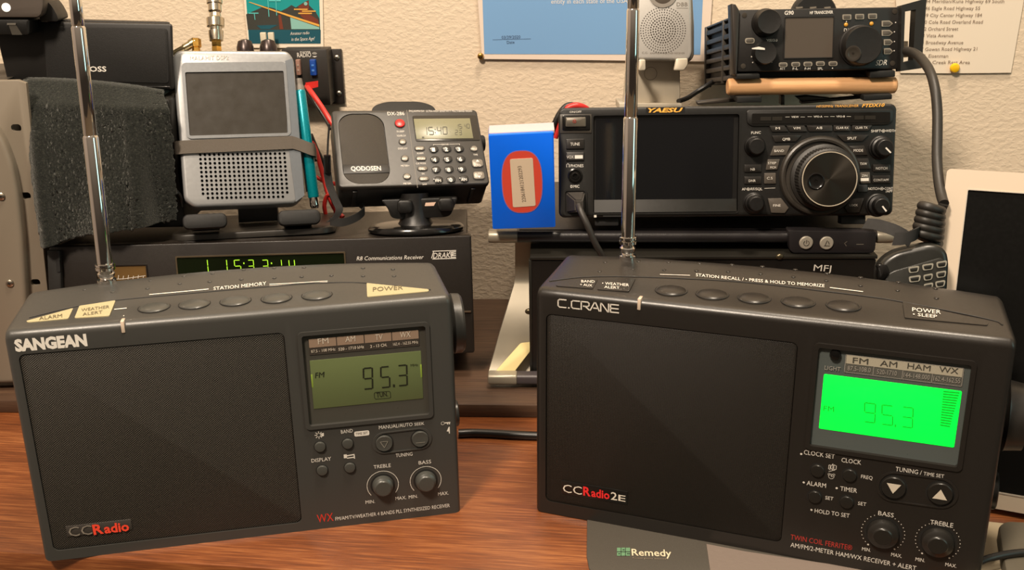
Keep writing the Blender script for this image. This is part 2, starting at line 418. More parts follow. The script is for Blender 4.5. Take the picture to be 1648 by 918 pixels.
def key_hit(F, p, k):
    o = F.I @ CAMO; d = F.I3 @ ray(*p); n = V((-k[0], -k[1], 1))
    return o+d*((k[2]-n.dot(o))/n.dot(d))
def dome(mb, c, rx, ry, h, ax='z', n=24):
    """low domed button"""
    t = bmesh.new(); rings = []
    for k in (0, .25, .5, .7, .85, .95, 1):
        f = cos(k*pi/2) if k < 1 else 0.02; hh = h*sin(k*pi/2)
        f = max(f, .02)
        ring = []
        for i in range(n):
            a = 2*pi*i/n; d = (rx*f*cos(a), ry*f*sin(a))
            ring.append(t.verts.new(V(c)+(V((d[0], d[1], hh)) if ax == 'z' else V((d[0], -hh, d[1])))))
        rings.append(ring)
    for a, b in zip(rings, rings[1:]):
        for i in range(n): t.faces.new((a[i], a[(i+1) % n], b[(i+1) % n], b[i]))
    t.faces.new(rings[-1]); t.faces.new(rings[0][::-1]); bmesh.ops.recalc_face_normals(t, faces=t.faces); mb._in(t)
def arc_line(mb, F, c, rr, a0, a1, w, y=-.0003, n=40):
    pts = [(c[0]+rr*cos(R(a0+(a1-a0)*i/n)), c[1]+rr*sin(R(a0+(a1-a0)*i/n))) for i in range(n+1)]
    mb.line(F, pts, w, y)
def antenna(F, parent, base, sections, plane_y, parts_mat):
    """telescopic whip: a swivel knuckle and ever thinner tubes, base to tip"""
    a = bpy.data.objects.new('antenna', bpy.data.meshes.new('antenna'))
    P = lambda p: F.hit(p, ('y', plane_y))
    b0 = P(base); top = P(sections[-1][0]); d = (top-b0).normalized()
    prof = []; L = (top-b0).length
    def at(p): return (P(p)-b0).dot(d)
    pos = 0; mb = MB(); prev = at(sections[0][0])
    for (p, r) in sections[1:]:
        e = at(p); prof += [(r*.9, prev), (r, prev+.0006), (r, e-.0012), (r*.86, e)]; prev = e
    mb.lathe(b0, d, prof, 20)
    ao = mb.build('antenna', parts_mat, parent)
    r0 = sections[1][1]; s0 = at(sections[0][0])
    mb = MB(); mb.lathe(b0, d, [(r0*1.25, -.004), (r0*1.25, .001), (r0*.8, .0015), (r0*1.1, s0*.3), (r0*1.15, s0*.45), (r0*.75, s0*.6), (r0*1.28, s0*.66), (r0*1.28, s0*.8), (r0*.95, s0*.84), (r0*1.28, s0*.88), (r0*1.28, s0), (r0*.8, s0+.0005)], 20)
    mb.build('antenna_swivel', chrome, ao)
    return ao
def tick_line(mb, F, a, b, wpx, pl):
    P = [F.hit(p, pl) for p in (a, b, (b[0], b[1]-wpx), (a[0], a[1]-wpx))]
    mb.quad([tuple(p) for p in P])

def radio_common(F, t, W, H, D, hump, body_m, grille_m, grille_q, disp_q, btns, arrows, arrow_sur, knobs, keyset, crease, dots, indicator):
    top = top_surface(W, H, hump)
    body = radio_body(W, H, D, hump).build('body', body_m, t, angle=30)
    gx0, gx1, gz0, gz1 = F.rect(*grille_q)
    dx0, dx1, dz0, dz1 = F.rect(*disp_q)
    c = MB(); c.prism(rrect(gx0, gx1, gz0, gz1, .004, 6), -.01, .0016); cut(body, c)
    c = MB(); c.prism(rrect(dx0, dx1, dz0, dz1, .003, 6), -.01, .0036); cut(body, c)
    g = MB(); g.prism(rrect(gx0+.0003, gx1-.0003, gz0+.0003, gz1-.0003, .0038, 6), .0006, .0017, bev=.0005); g.build('speaker_grille', grille_m, t)
    # arched crease line across the top, between the keys and the raised back
    mb = MB(); C = [top_hit(F, p, top, H)+V((0, 0, .0002)) for p in crease]
    mb.tube(catmull(C, 6), .00035, 6); mb.build('top_seam', blk_matte, t)
    mb = MB()
    for p in dots:
        h = top_hit(F, p, top, H); mb.ball(h, .0016, 1, 1, .28, 10)
    mb.build('top_dimples', body_m, t)
    kk = []
    for name, pts, m in keyset:
        mb = MB(); top_key(mb, F, pts, H, top); kk.append(mb.build(name, m, t, angle=50))
    for p in btns['stations']:
        h = top_hit(F, p, top, H); mb = MB(); dome(mb, h-V((0, 0, .0003)), btns['sr'], btns['sr'], .0022)
        o = mb.build('station_button', btns['sm'], t)
        rg = MB(); n = 28; rr = btns['sr']*1.07
        rg.tube([h+V((rr*cos(2*pi*i/n), rr*sin(2*pi*i/n), 0)) for i in range(n+1)], .00035, 6); rg.build('button_rim', blk_matte, o)
    for p, r in btns['front']:
        h = F.hit(p); mb = MB(); front_knob(mb, (h.x, h.z), [(r*1.0, .0005), (r, -.0010), (r*.9, -.0016), (r*.5, -.0018)], 24)
        o = mb.build('push_button', btns['fm'], t)
        mb = MB(); mb.ring(circ(h.x, h.z, r*1.14, n=24), circ(h.x, h.z, r*1.01, n=24), -.0002, .0005); mb.build('button_rim', blk_matte, o)
    for p, r in arrows:
        h = F.hit(p); mb = MB(); front_knob(mb, (h.x, h.z), [(r, .0005), (r, -.0012), (r*.93, -.0019), (r*.6, -.0017)], 28)
        o = mb.build('tuning_button', btns['fm'], t)
        mb = MB(); mb.ring(circ(h.x, h.z, r*1.12, n=28), circ(h.x, h.z, r*1.005, n=28), -.0002, .0005); mb.build('button_rim', blk_matte, o)
    pts = F.q(arrow_sur[:2]); rr = arrow_sur[2]
    d = (V(pts[1])-V(pts[0])); a = math.degrees(math.atan2(d.y, d.x)); st = []
    for c0, s0 in ((pts[1], -90), (pts[0], 90)):
        for i in range(13):
            an = R(a+s0+180*i/12); st.append((c0[0]+rr*cos(an), c0[1]+rr*sin(an)))
    ins = [((x-sum(p[0] for p in st)/26)*(1-.0008/rr)+sum(p[0] for p in st)/26, (z-sum(p[1] for p in st)/26)*(1-.0008/rr)+sum(p[1] for p in st)/26) for x, z in st]
    mb = MB(); mb.ring(st, ins, -.0008, .0005); mb.build('tuning_surround', body_m, t)
    for p, r, tipr, L in knobs:
        h = F.hit(p); mb = MB()
        front_knob(mb, (h.x, h.z), [(r*1.02, .0005), (r, -.0015), (r*.95, -.0036), (r*.80, -.0044), (tipr*1.12, -.0048), (tipr, -L+.0008), (tipr*.93, -L), (tipr*.3, -L-.0001)], 32)
        o = mb.build('tone_knob', btns['km'], t)
        mb = MB(); mb.ring(circ(h.x, h.z, r*1.18, n=32), circ(h.x, h.z, r*1.03, n=32), -.0001, .0005); mb.build('knob_recess', blk_matte, o)
    h0 = F.hit(indicator[0]); h1 = F.hit(indicator[1]); w = .0011
    mb = MB(); mb.box(h0.x-w, h0.x+w, -.0006, .006, h1.z, H+.0004, bev=.0004)
    mb.build('indicator_light', mat('clear_lens', (205, 185, 165), .15, spec=.8), t, label='clear lens of the indicator light on the top edge')
    return top, (dx0, dx1, dz0, dz1)

# ---- left radio
r1_body = mat('charcoal_radio_plastic', (58, 57, 54), .36, bump=.04, bscale=1500)
r1_grey = mat('grey_button_plastic', (66, 66, 62), .34)
cream = mat('cream_key_plastic', (168, 157, 122), .5)
F1 = Fr((-.3131, .585, 0), 10.61, 2.05, .13); W1, H1, D1 = .2791, .1632, .077
t1 = thing('table_radio', 'dark grey table radio with cream top keys and a dim olive display', 'radio', F1, 'large table radios')
g1 = grille_mat('coarse_perforated_metal', (92, 86, 77), (2, 2, 2), .00082, .00068, -.4)
top1, D1r = radio_common(F1, t1, W1, H1, D1, .0062, r1_body, g1,
    ((26, 571), (456, 536), (487, 841), (89, 888)), ((479, 536), (689, 519), (697, 672), (493, 690)),
    dict(stations=[(248, 495), (313, 489.5), (379, 484.5), (445, 480), (510, 475)], sr=.0094, sm=r1_grey,
         front=[((515, 719), .0037), ((559.5, 714), .0037), ((518.5, 757), .0037), ((563, 752.5), .0037)], fm=r1_grey, km=r1_grey),
    [((618, 713), .0058), ((676, 706), .0058)], ((618, 713), (676, 706), .0080),
    [((616, 781), .0072, .0056, .006), ((685, 773.5), .0072, .0056, .006)],
    [('alarm_key', [(42, 518), (118, 497), (110, 514), (45, 520)], cream), ('weather_key', [(128, 494), (186, 484), (176, 510), (120, 513)], cream),
     ('power_key', [(590, 456.5), (690, 467), (690, 470), (591, 479)], cream)],
    [(47, 512), (118, 495), (186, 483.5), (310, 468), (440, 455.5), (520, 453.5), (590, 456), (693, 467)],
    [(242, 451.5), (296, 444), (342, 440), (392, 434), (441, 431), (489, 430), (584, 431), (632, 433), (136, 466), (181, 469), (237, 462), (289, 454), (337, 450), (388, 446), (441, 443.5), (485, 442), (533, 441), (584, 443), (634, 444)],
    ((195.5, 512), (196.5, 536)))
dx0, dx1, dz0, dz1 = D1r
# display: raised rim, smoky bezel, band strip, lcd
mb = MB(); o_ = rrect(dx0-.0004, dx1+.0004, dz0-.0004, dz1+.0004, .0032, 6); i_ = rrect(dx0+.0022, dx1-.0022, dz0+.0022, dz1-.0022, .0018, 6)
mb.ring(o_, i_, -.0011, .003); mb.build('display_rim', r1_body, t1)
mb = MB(); mb.prism(rrect(dx0+.002, dx1-.002, dz0+.002, dz1-.002, .0018), .0016, .0034)
disp = mb.build('display', mat('smoky_bezel', (66, 64, 58), .3, spec=.4), t1)
yd = .0012
sx0, sx1, sz0, sz1 = F1.rect((496, 546), (674, 531), (675, 557), (498, 572), yd)
mb = MB(); mb.box(sx0, sx1, yd, .0018, sz0, sz1); mb.build('band_strip', mat('dark_strip', (56, 50, 44), .5), disp)
mb = MB(); zm = sz0+(sz1-sz0)*.46
for i in range(4):
    a, b = sx0+(sx1-sx0)*i/4, sx0+(sx1-sx0)*(i+1)/4
    mb.box(a+.0003, b-.0003, yd-.0002, yd+.0001, zm, sz1-.0002)
mb.build('band_panel', mat('brown_panel', (140, 118, 100), .5), disp)
lx0, lx1, lz0, lz1 = F1.rect((499, 580), (678, 566), (681, 643), (504, 658), yd)
mb = MB(); mb.box(lx0, lx1, yd, .0018, lz0, lz1, bev=.0004)
mb.build('lcd_screen', mat('olive_lcd', (86, 95, 60), .32, emit=.10), disp, label='dim olive green liquid crystal display')
glow = mat('lcd_edge_glow', (116, 136, 52), .4, emit=.16)  # emissive strips stand in for the backlight's glow at the display edges
for a, b, z0, z1 in ((lx0, lx0+.0011, lz0+.45*(lz1-lz0), lz0+.72*(lz1-lz0)), (lx1-.0011, lx1, lz0+.45*(lz1-lz0), lz0+.72*(lz1-lz0))):
    mb = MB(); mb.box(a, b, yd-.0001, yd+.0002, z0, z1, bev=.00008); mb.build('edge_glow_strip', glow, disp)
mb = MB(); Y = ('y', yd-.0003); yy = yd-.0003
seg7(mb, F1, '9', (583.5, 592.5), (600, 591), (600.8, 626.5), (584.5, 628), .14, yy)
seg7(mb, F1, '5', (611.5, 590.5), (627.5, 589), (628.5, 624), (612.5, 625.5), .14, yy)
seg7(mb, F1, '3', (639, 588), (655.5, 586.5), (656.5, 621), (640, 622.5), .14, yy)
seg7(mb, F1, '8', (632.2, 619), (635.5, 619), (635.7, 623.5), (632.4, 623.5), .5, yy)
text(mb, F1, 'FM', (507, 609), (523, 607), 8.5, Y, .012, .2); text(mb, F1, 'TUN.', (606, 640), (624.5, 638), 7.5, Y, .012)
text(mb, F1, 'MHz', (661, 590.5), (673, 589.2), 4, Y)
q = F1.q([(602, 632), (628, 630), (629, 641), (603, 643)], yy); mb.line(F1, rpoly(q, .0014), .0003, yy, True)
mb.build('display_digits', mat('lcd_black', (22, 24, 12), .5, noise=0), disp)
# printing
mb = MB(); Y1 = ('y', yd-.0005)
for s, a, b in (('FM', (512, 554.5), (529, 552.8)), ('AM', (556, 551), (572, 549.8)), ('TV', (604, 547.8), (616, 547)), ('WX', (644, 544), (661, 542.6))): text(mb, F1, s, a, b, 9, Y1)
for s, a, b in (('87.5 - 108 MHz', (501, 568.5), (540, 564.5)), ('520 - 1710 kHz', (545, 565), (586, 560.6)), ('2 - 13 CH.', (596, 560.3), (623, 557.6)), ('162.4 - 162.55 MHz', (633, 556.8), (673, 553))): text(mb, F1, s, a, b, 4.6, Y1, .012)
mb.build('band_lettering', mat('pale_ink', (196, 184, 168), .6, noise=0), disp)
mb = MB()
text(mb, F1, 'SANGEAN', (25, 565.5), (141, 556), 17.5, bold=.055)
for s, a, b, h in (('BAND', (549, 698.5), (568, 696.2), 5.6), ('MANUAL/AUTO', (610, 691.5), (664, 686), 5.6), ('SEEK', (667, 685.7), (683, 684), 4.6), ('TUNING', (637, 736.5), (664, 733.6), 5.6), ('DISPLAY', (501.5, 745), (533, 741.5), 5.8), ('TREBLE', (601.5, 755), (629, 752), 5.6), ('BASS', (674, 748.3), (694, 746), 5.6),
    ('MIN.', (588.5, 811.5), (603.5, 810), 5.2), ('MAX.', (636.5, 805.5), (654, 803.6), 5.2), ('MIN.', (658, 803.3), (672.5, 801.5), 5.2), ('MAX.', (705, 798.3), (722, 796.4), 5.2),
    ('FM/AM/TV/WEATHER 4 BANDS PLL SYNTHESIZED RECEIVER', (540, 838.5), (724, 816.5), 5.6)): text(mb, F1, s, a, b, h, bold=.006)
for p, r, in (((616, 781), .0108), ((685, 773.5), .0108)):
    h = F1.hit(p); arc_line(mb, F1, (h.x, h.z), r, -38, 218, .00042)
q = F1.q([(570, 695.5), (594, 693), (594.6, 701), (570.6, 703.5)], -.0003); mb.flat(rpoly(q, .0012))
h = F1.hit((513, 700.5)); arc_line(mb, F1, (h.x, h.z), .0013, 0, 360, .0005)
for k in range(8):
    a = R(45*k); mb.line(F1, [(h.x+.0018*cos(a), h.z+.0018*sin(a)), (h.x+.0025*cos(a), h.z+.0025*sin(a))], .00045)
q = F1.q([(516.5, 698), (521, 697), (521.3, 702), (517, 703)]); mb.flat(q)
for s in (((553, 732), (558, 731.5), (558.5, 737.5), (553.5, 738)), ((558, 733), (570.5, 731), (570.5, 732.5), (558, 735)), ((558, 737), (570, 735.5), (570.5, 737), (558.5, 738.5)), ((569, 731), (570.6, 731), (571.2, 738.5), (569.7, 738.5))): mb.flat(F1.q(s))
h = F1.hit((712.5, 681.5)); arc_line(mb, F1, (h.x, h.z), .0011, 0, 360, .0005)
for s in (((714.5, 680.4), (724.5, 679.4), (724.6, 681), (714.7, 682)), ((719.5, 681), (721, 680.8), (721.2, 683.4), (719.7, 683.6)), ((722.5, 680.7), (724, 680.5), (724.2, 683.2), (722.7, 683.4)), ((722, 687.5), (723.6, 687), (724, 698), (722.6, 698)), ((719, 694.5), (722, 687.5), (722.6, 695))): mb.flat(F1.q(s))
TP = ('z', H1+.0004)
S1 = lambda p: top_hit(F1, p, top1, H1)
for a, b, w in (((184, 499.5), (204, 497.5), 1.2), ((240, 473.2), (335, 460.5), 1.3), ((433, 452.6), (527, 451.2), 1.0), ((433, 455), (527, 453), .6)): line_on(mb, S1, a, b, w)
text_on(mb, F1, S1, 'STATION MEMORY', (343, 461.5), (428, 453.2), 4.8, .006)
P = [F1.hit(p, TP) for p in ((203, 497.4), (205.2, 497.2), (199.8, 509), (198, 509))]; mb.quad([tuple(p) for p in P])
mb.build('lettering', white_ink, t1)
mb = MB(); text(mb, F1, 'WX', (511, 842), (537, 838.6), 13, bold=.006); mb.build('red_lettering', red_ink, t1)
mb = MB()
for s, a, b, h, i in (('ALARM', (63, 516), (100, 511.5), 5.4, 0), ('WEATHER', (131, 502.2), (176, 496.6), 4.6, 1), ('ALERT', (133, 509), (165, 505), 4.6, 1), ('POWER', (600, 470), (648.5, 466.6), 6.6, 2)): text_on(mb, F1, lambda p: key_hit(F1, p, KEYP[i]), s, a, b, h)
mb.build('key_lettering', mat('key_ink', (96, 88, 66), .6, noise=0), t1)
mb = MB(); text(mb, F1, 'TIME SET', (572.5, 700.8), (592, 698.6), 3.6, ('y', -.0003)); mb.build('pill_lettering', mat('pill_ink', (90, 86, 78), .6, noise=0), t1)
# badge
bx0, bx1, bz0, bz1 = F1.rect((106.5, 849), (211, 835.5), (212, 851.5), (107.5, 866.5))
mb = MB(); mb.box(bx0, bx1, .0000, .0009, bz0, bz1, bev=.0002); bd = mb.build('badge', mat('badge_grey', (58, 54, 50), .4), t1)
BY = ('y', -.0006)
mb = MB(); text(mb, F1, 'CC', (111.5, 864.5), (149, 860.3), 15, BY, .0); mb.build('badge_lettering', mat('silver_letters', (190, 182, 170), .3, .7), bd)
mb = MB(); text(mb, F1, 'R', (151, 861), (167.5, 858.6), 15.5, BY, .03); text(mb, F1, 'adio', (168.5, 858.8), (208.5, 854.2), 14, BY, .03)
mb.build('badge_red_lettering', mat('red_letters', (228, 70, 48), .4), bd)
# tuning triangles
mb = MB(); h = F1.hit((618, 713)); yb = -.0021
mb.line(F1, [(h.x-.0026, h.z+.0018), (h.x+.0026, h.z+.0018), (h.x, h.z-.0028)], .0004, yb, True)
h = F1.hit((676, 706)); mb.line(F1, [(h.x-.003, h.z-.0022), (h.x+.003, h.z-.0022)], .0004, yb)
mb.build('arrow_marks', mat('faint_ink', (124, 120, 110), .6, noise=0), t1)
# side controls
h = F1.hit((752, 567), ('x', W1)); mb = MB()
hp = F1.hit((746, 566), ('x', W1+.004)); mb.lathe((W1-.001, .040, hp.z), (1, 0, 0), [(.0195, 0), (.0195, .003), (.0215, .005), (.021, .0105), (.0195, .012), (.010, .0125)], 40)
mb.build('volume_knob', r1_body, t1)
hp = F1.hit((745, 697), ('x', W1+.003)); mb = MB(); mb.lathe((W1-.001, .030, hp.z), (1, 0, 0), [(.0095, 0), (.0095, .0045), (.0088, .0052), (.003, .0053)], 28)
mb.build('tuning_knob', r1_body, t1)
antenna(F1, t1, (172, 452), [((174, 424), 0), ((149, 218), .0050), ((137, 42), .0044), ((122, -6), .0039), ((112, -80), .0034)], .066, chrome)

# ---- right radio
r2_body = mat('black_radio_plastic', (34, 31, 28), .33, bump=.04, bscale=1500)
r2_btn = mat('dark_button_plastic', (32, 30, 27), .32)
F2 = Fr((.0137, .636, .0004), -20.4, 1.7, -.1); W2, H2, D2 = .2896, .1668, .078
t2 = thing('table_radio', 'black table radio with a glowing bright green display', 'radio', F2, 'large table radios')
g2 = grille_mat('fine_perforated_metal', (52, 46, 38), (3, 3, 3), .00056, .00046, -.35)
top2, D2r = radio_common(F2, t2, W2, H2, D2, .0050, r2_body, g2,
    ((877, 507), (1286, 550), (1256, 876), (879.5, 805)), ((1310.6, 555), (1568, 579), (1550.5, 759.7), (1297, 721)),
    dict(stations=[(1080.6, 467.4), (1146.5, 473.5), (1214, 479.7), (1284.7, 486), (1357.6, 492)], sr=.0098, sm=r2_body,
         front=[((1315.7, 757.5), .0043), ((1367.5, 765), .0043), ((1311.5, 799.6), .0043), ((1362.7, 808), .0043)], fm=r2_btn, km=r2_btn),
    [((1438, 784), .0074), ((1513, 794), .0074)], ((1438, 784), (1513, 794), .0102),
    [((1421, 858), .0096, .0056, .006), ((1509, 872), .0096, .0056, .006)],
    [('band_key', [(894, 459.5), (962, 450.5), (954, 466), (896, 461.5)], r2_body), ('weather_key', [(967, 450.5), (1023, 449), (1012, 471), (961, 467)], r2_body),
     ('power_key', [(1452.5, 486.5), (1591, 519.5), (1589, 525), (1456, 513)], r2_body)],
    [(884, 453), (943, 446.5), (1022, 446), (1140, 449.5), (1234, 456), (1326, 467.5), (1396, 477), (1453, 486.5), (1588, 514), (1614, 524)],
    [(974, 422), (965, 437), (1028, 421), (1018.5, 433.5), (1076, 422), (1069, 434), (1126, 424), (1121, 435), (1178, 426), (1172, 436.5), (1227, 429), (1224, 440), (1280, 434), (1277, 445), (1331, 440), (1330, 451), (1385, 446.5), (1385, 459), (1446, 454), (1444.5, 467), (1505.6, 464), (1507, 479.7)],
    ((1029, 478), (1028, 499)))
dx0, dx1, dz0, dz1 = D2r
mb = MB(); o_ = rrect(dx0-.0004, dx1+.0004, dz0-.0004, dz1+.0004, .0032, 6); i_ = rrect(dx0+.0024, dx1-.0024, dz0+.0024, dz1-.0024, .0016, 6)
mb.ring(o_, i_, -.0011, .003); mb.build('display_rim', r2_body, t2)
mb = MB(); mb.prism(rrect(dx0+.0022, dx1-.0022, dz0+.0022, dz1-.0022, .0016), .0016, .0034)
disp = mb.build('display', mat('slate_bezel', (80, 86, 84), .3, spec=.4), t2)
sx0, sx1, sz0, sz1 = F2.rect((1361, 571.5), (1551, 592.4), (1548, 621), (1359.5, 599.7), yd)
mb = MB(); mb.box(sx0, sx1, yd, .0018, sz0, sz1); mb.build('band_strip', mat('strip_grey', (84, 84, 78), .5), disp)
mb = MB(); zm = sz0+(sz1-sz0)*.50; mb.box(sx0+.0004, sx1-.0004, yd-.0002, yd+.0001, zm, sz1-.0003)
mb.build('band_panel', mat('cream_panel', (166, 160, 142), .5), disp)
mb = MB()
mb.line(F2, rrect(sx0, sx1, sz0, sz1, .0002, 1), .0003, yd-.0003, True)
for i in (1, 2, 3):
    a = sx0+(sx1-sx0)*i/4; mb.line(F2, [(a, sz0), (a, zm)], .0003, yd-.0003)
for s, a, b in (('87.5-108.0', (1364, 596.5), (1401, 600)), ('520-1710', (1411, 602), (1443, 605.2)), ('144-148.000', (1454, 607.4), (1496, 611.8)), ('162.4-162.55', (1502, 613), (1545, 617.4))): text(mb, F2, s, a, b, 7.5, Y1, 0)
text(mb, F2, 'LIGHT', (1327, 595.2), (1352.5, 598), 6.5, Y1, 0)
mb.build('band_lettering', dim_ink, disp)
mb = MB(); Y2 = ('y', yd-.0005)
for s, a, b in (('FM', (1372, 584.5), (1397, 587)), ('AM', (1416, 589), (1443.5, 592)), ('HAM', (1460, 593.5), (1497, 597.8)), ('WX', (1511, 599), (1542, 602.4))): text(mb, F2, s, a, b, 9, Y2)
mb.build('band_names', mat('dark_ink', (62, 60, 52), .6, noise=0), disp)
lx0, lx1, lz0, lz1 = F2.rect((1325.5, 604), (1548, 628.5), (1536, 721.8), (1318, 690), yd)
mb = MB(); mb.prism(rrect(lx0, lx1, lz0, lz1, .001), yd, .0018, bev=.0003)
mb.build('lcd_screen', mat('lit_green_lcd', (0, 255, 62), .4, emit=.95), disp, label='bright green backlit display')
mb = MB(); yy = yd-.0004
seg7(mb, F2, '9', (1391, 647.5), (1410, 650), (1408.5, 682), (1390, 679.5), .09, yy)
seg7(mb, F2, '5', (1419, 651), (1438, 653.5), (1437, 686), (1418, 683.5), .09, yy)
seg7(mb, F2, '3', (1452, 654.5), (1470.5, 656.5), (1469, 690), (1450.5, 687.5), .09, yy)
seg7(mb, F2, '8', (1440, 683.5), (1442.5, 684), (1442, 688), (1439.7, 687.7), .5, yy)
text(mb, F2, 'FM', (1325, 661.5), (1342, 663.5), 8.5, ('y', yy), 0)
for i in range(14):
    k = i/13; xr = 1544-15*k-.6*i*0; wd = 26-10*k; y = 632+54*k
    P = [F2.hit(p, ('y', yy)) for p in ((xr-wd, y-2.6), (xr, y), (xr, y+1.9), (xr-wd, y-.7))]; mb.quad([tuple(p) for p in P])
mb.build('display_digits', mat('lcd_green_ink', (8, 132, 26), .5, noise=0, emit=.9), disp)
h = F2.hit((1344.4, 571), ('y', yd)); mb = MB(); front_knob(mb, (h.x, h.z), [(.0034, .0005), (.0034, -.0012), (.0028, -.0022), (.001, -.0025)], 24, yd)
mb.build('light_button', blk_gloss, disp)
mb = MB()
STROKES = {'C': [[(1, 1), (.2, 1), (0, .82), (0, .18), (.2, 0), (1, 0)]], 'R': [[(0, 0), (0, 1), (.82, 1), (1, .84), (1, .58), (.82, .42), (.3, .42)], [(.5, .42), (1, 0)]], 'A': [[(-.08, 0), (.42, 1), (.6, 1), (1.05, 0)], [(.35, .3), (.85, .3)]], 'N': [[(0, 0), (0, 1), (.12, 1), (.88, 0), (1, 0), (1, 1)]], 'E': [[(1, 1), (0, 1), (0, 0), (1, 0)], [(0, .5), (.95, .5)]], '.': [[(.3, 0), (.5, 0)]]}
cw = (1, .22, 1, 1, 1, 1, 1); pos = 0; tot = sum(cw)+.25*6
for ch_, w_ in zip('C.CRANE', cw):
    for st_ in STROKES[ch_]:
        P_ = []
        for a_, b_2 in st_:
            k_ = (pos+(a_*w_ if ch_ != '.' else a_*.3))/tot; P_.append((898+97*k_, 494.3+9.6*k_-12.3*b_2))
        mb.line(F2, F2.q(P_, -.0003), .00082)
    pos += w_+.25
for s, a, b, h in (('CLOCK SET', (1293.5, 731.5), (1343, 739), 7.2), ('CLOCK', (1354, 744), (1385.6, 748.6), 7), ('FREQ', (1385.5, 770), (1404, 772.8), 5.6), ('ALARM', (1298, 781), (1329, 785.8), 7), ('TIMER', (1352, 790), (1379, 794), 7), ('SET', (1328, 804), (1341, 806), 5.4), ('SET', (1380.5, 813), (1394, 815), 5.4), ('HOLD TO SET', (1311, 825.5), (1367, 834), 6.4),
    ('TUNING /', (1441, 758.5), (1483, 764.8), 7), ('TIME SET', (1486, 765.3), (1519, 770), 5.6), ('BASS', (1413, 829.5), (1438, 833.6), 7), ('TREBLE', (1496.5, 844), (1533.5, 850), 7.2),
    ('AM/FM/2-METER HAM/WX RECEIVER + ALERT', (1272, 880.5), (1474, 919), 7), ('MIN.', (1387, 886.5), (1401, 889), 5.6), ('MAX.', (1434, 895.5), (1451, 898.5), 5.6), ('MIN.', (1473, 903), (1488, 905.6), 5.6), ('MAX.', (1521, 911.5), (1539, 914.6), 5.6)): text(mb, F2, s, a, b, h, bold=.006)
for p in ((1289.5, 731), (1293.5, 776.8), (1346.5, 786), (1306, 821)):
    h = F2.hit(p); mb.flat(circ(h.x, h.z, .0007, n=10))
for p in ((1421, 858), (1509, 872)):
    h = F2.hit(p)
    for k in range(26):
        a = R(-52+284*k/25); mb.flat(circ(h.x+.0128*cos(a), h.z+.0128*sin(a), .00030 if 0 < k < 25 else .0006, n=8))
mb.line(F2, F2.q([(1334, 759), (1343.5, 757)]), .0003)
h = F2.hit((1337.8, 767)); arc_line(mb, F2, (h.x, h.z), .0016, 0, 360, .0004)
mb.line(F2, [(h.x, h.z+.001), (h.x, h.z), (h.x+.0007, h.z)], .00035)
for sx in (-1, 1): arc_line(mb, F2, (h.x+sx*.0014, h.z+.0014), .0006, 0, 360, .0004)
for s in (((1334, 749), (1336.5, 748.5), (1336, 756), (1333.5, 755)), ((1337.5, 750.5), (1340.5, 747), (1340, 757), (1337, 753.5)), ((1342, 748.5), (1346, 750), (1345.5, 756), (1341.8, 756))): mb.line(F2, F2.q(s), .0003, closed=True)
S2 = lambda p: top_hit(F2, p, top2, H2)
text_on(mb, F2, S2, 'STATION RECALL / \u2022 PRESS & HOLD TO MEMORIZE', (1120, 444.2), (1327, 461.5), 4.4, .006)
line_on(mb, S2, (1062, 442.4), (1110.6, 443.2), .7); line_on(mb, S2, (1335.6, 462.6), (1389, 469.8), 1.0)
for s, a, b, h, i in (('BAND', (935.5, 455.6), (957, 456.2), 4.0, 3), ('+ AUX', (933.5, 460.8), (953, 462.6), 3.9, 3), ('\u2022 WEATHER', (969, 458.8), (1012, 461.8), 4.2, 4), ('ALERT', (972.5, 464.6), (997, 466.6), 4.0, 4), ('POWER', (1468, 502), (1514, 506.5), 6.2, 5), ('\u2022 SLEEP', (1469, 509), (1508, 513), 5, 5)): text_on(mb, F2, lambda p: key_hit(F2, p, KEYP[i]), s, a, b, h)
mb.build('lettering', white_ink, t2)
mb = MB(); text(mb, F2, 'TWIN COIL FERRITE\u00ae', (1272, 868.5), (1371, 886.5), 8, bold=.006); mb.build('red_lettering', mat('deep_red_ink', (176, 50, 42), .5, noise=0), t2)
mb = MB()
for c, s in (((1438, 784), -1), ((1513, 794), 1)):
    h = F2.hit(c); k = .0042; mb.flat([(h.x-k, h.z-s*k*.75), (h.x+k, h.z-s*k*.75), (h.x, h.z+s*k*.85)], -.0023)
mb.build('arrow_marks', mat('cream_marks', (200, 190, 172), .5, noise=0), t2)
bx0, bx1, bz0, bz1 = F2.rect((903.6, 774), (1010.7, 792), (1009, 813.5), (903.6, 794.5))
mb = MB(); mb.box(bx0, bx1, .0000, .0009, bz0, bz1, bev=.0002); bd = mb.build('badge', mat('badge_black', (20, 18, 16), .3), t2)
mb = MB(); text(mb, F2, 'CC', (906, 792.3), (936.5, 797), 12.5, BY, .006); text(mb, F2, '2', (983, 804.4), (993, 806), 12, BY, .01); text(mb, F2, 'E', (995, 806.2), (1006.5, 808.2), 9.5, BY, .01)
mb.build('badge_lettering', mat('badge_white', (214, 206, 192), .45, noise=0), bd)
mb = MB(); text(mb, F2, 'R', (938.5, 797.3), (950.5, 799.2), 13.5, BY, .03); text(mb, F2, 'adio', (951.5, 799.4), (981, 804), 12.5, BY, .025); mb.build('badge_red_lettering', mat('red_letters2', (222, 42, 44), .4), bd)
hp = F2.hit((1626, 655), ('x', W2+.008)); mb = MB(); mb.lathe((W2-.001, .040, hp.z), (1, 0, 0), [(.0195, 0), (.0195, .003), (.0225, .005), (.022, .006), (.0205, .0155), (.010, .016)], 40)
mb.build('volume_knob', r2_body, t2)
hp = F2.hit((1604, 812), ('x', W2+.004)); mb = MB(); mb.lathe((W2-.001, .034, hp.z), (1, 0, 0), [(.012, 0), (.012, .0055), (.0112, .0062), (.003, .0063)], 28)
mb.build('tuning_knob', r2_body, t2)
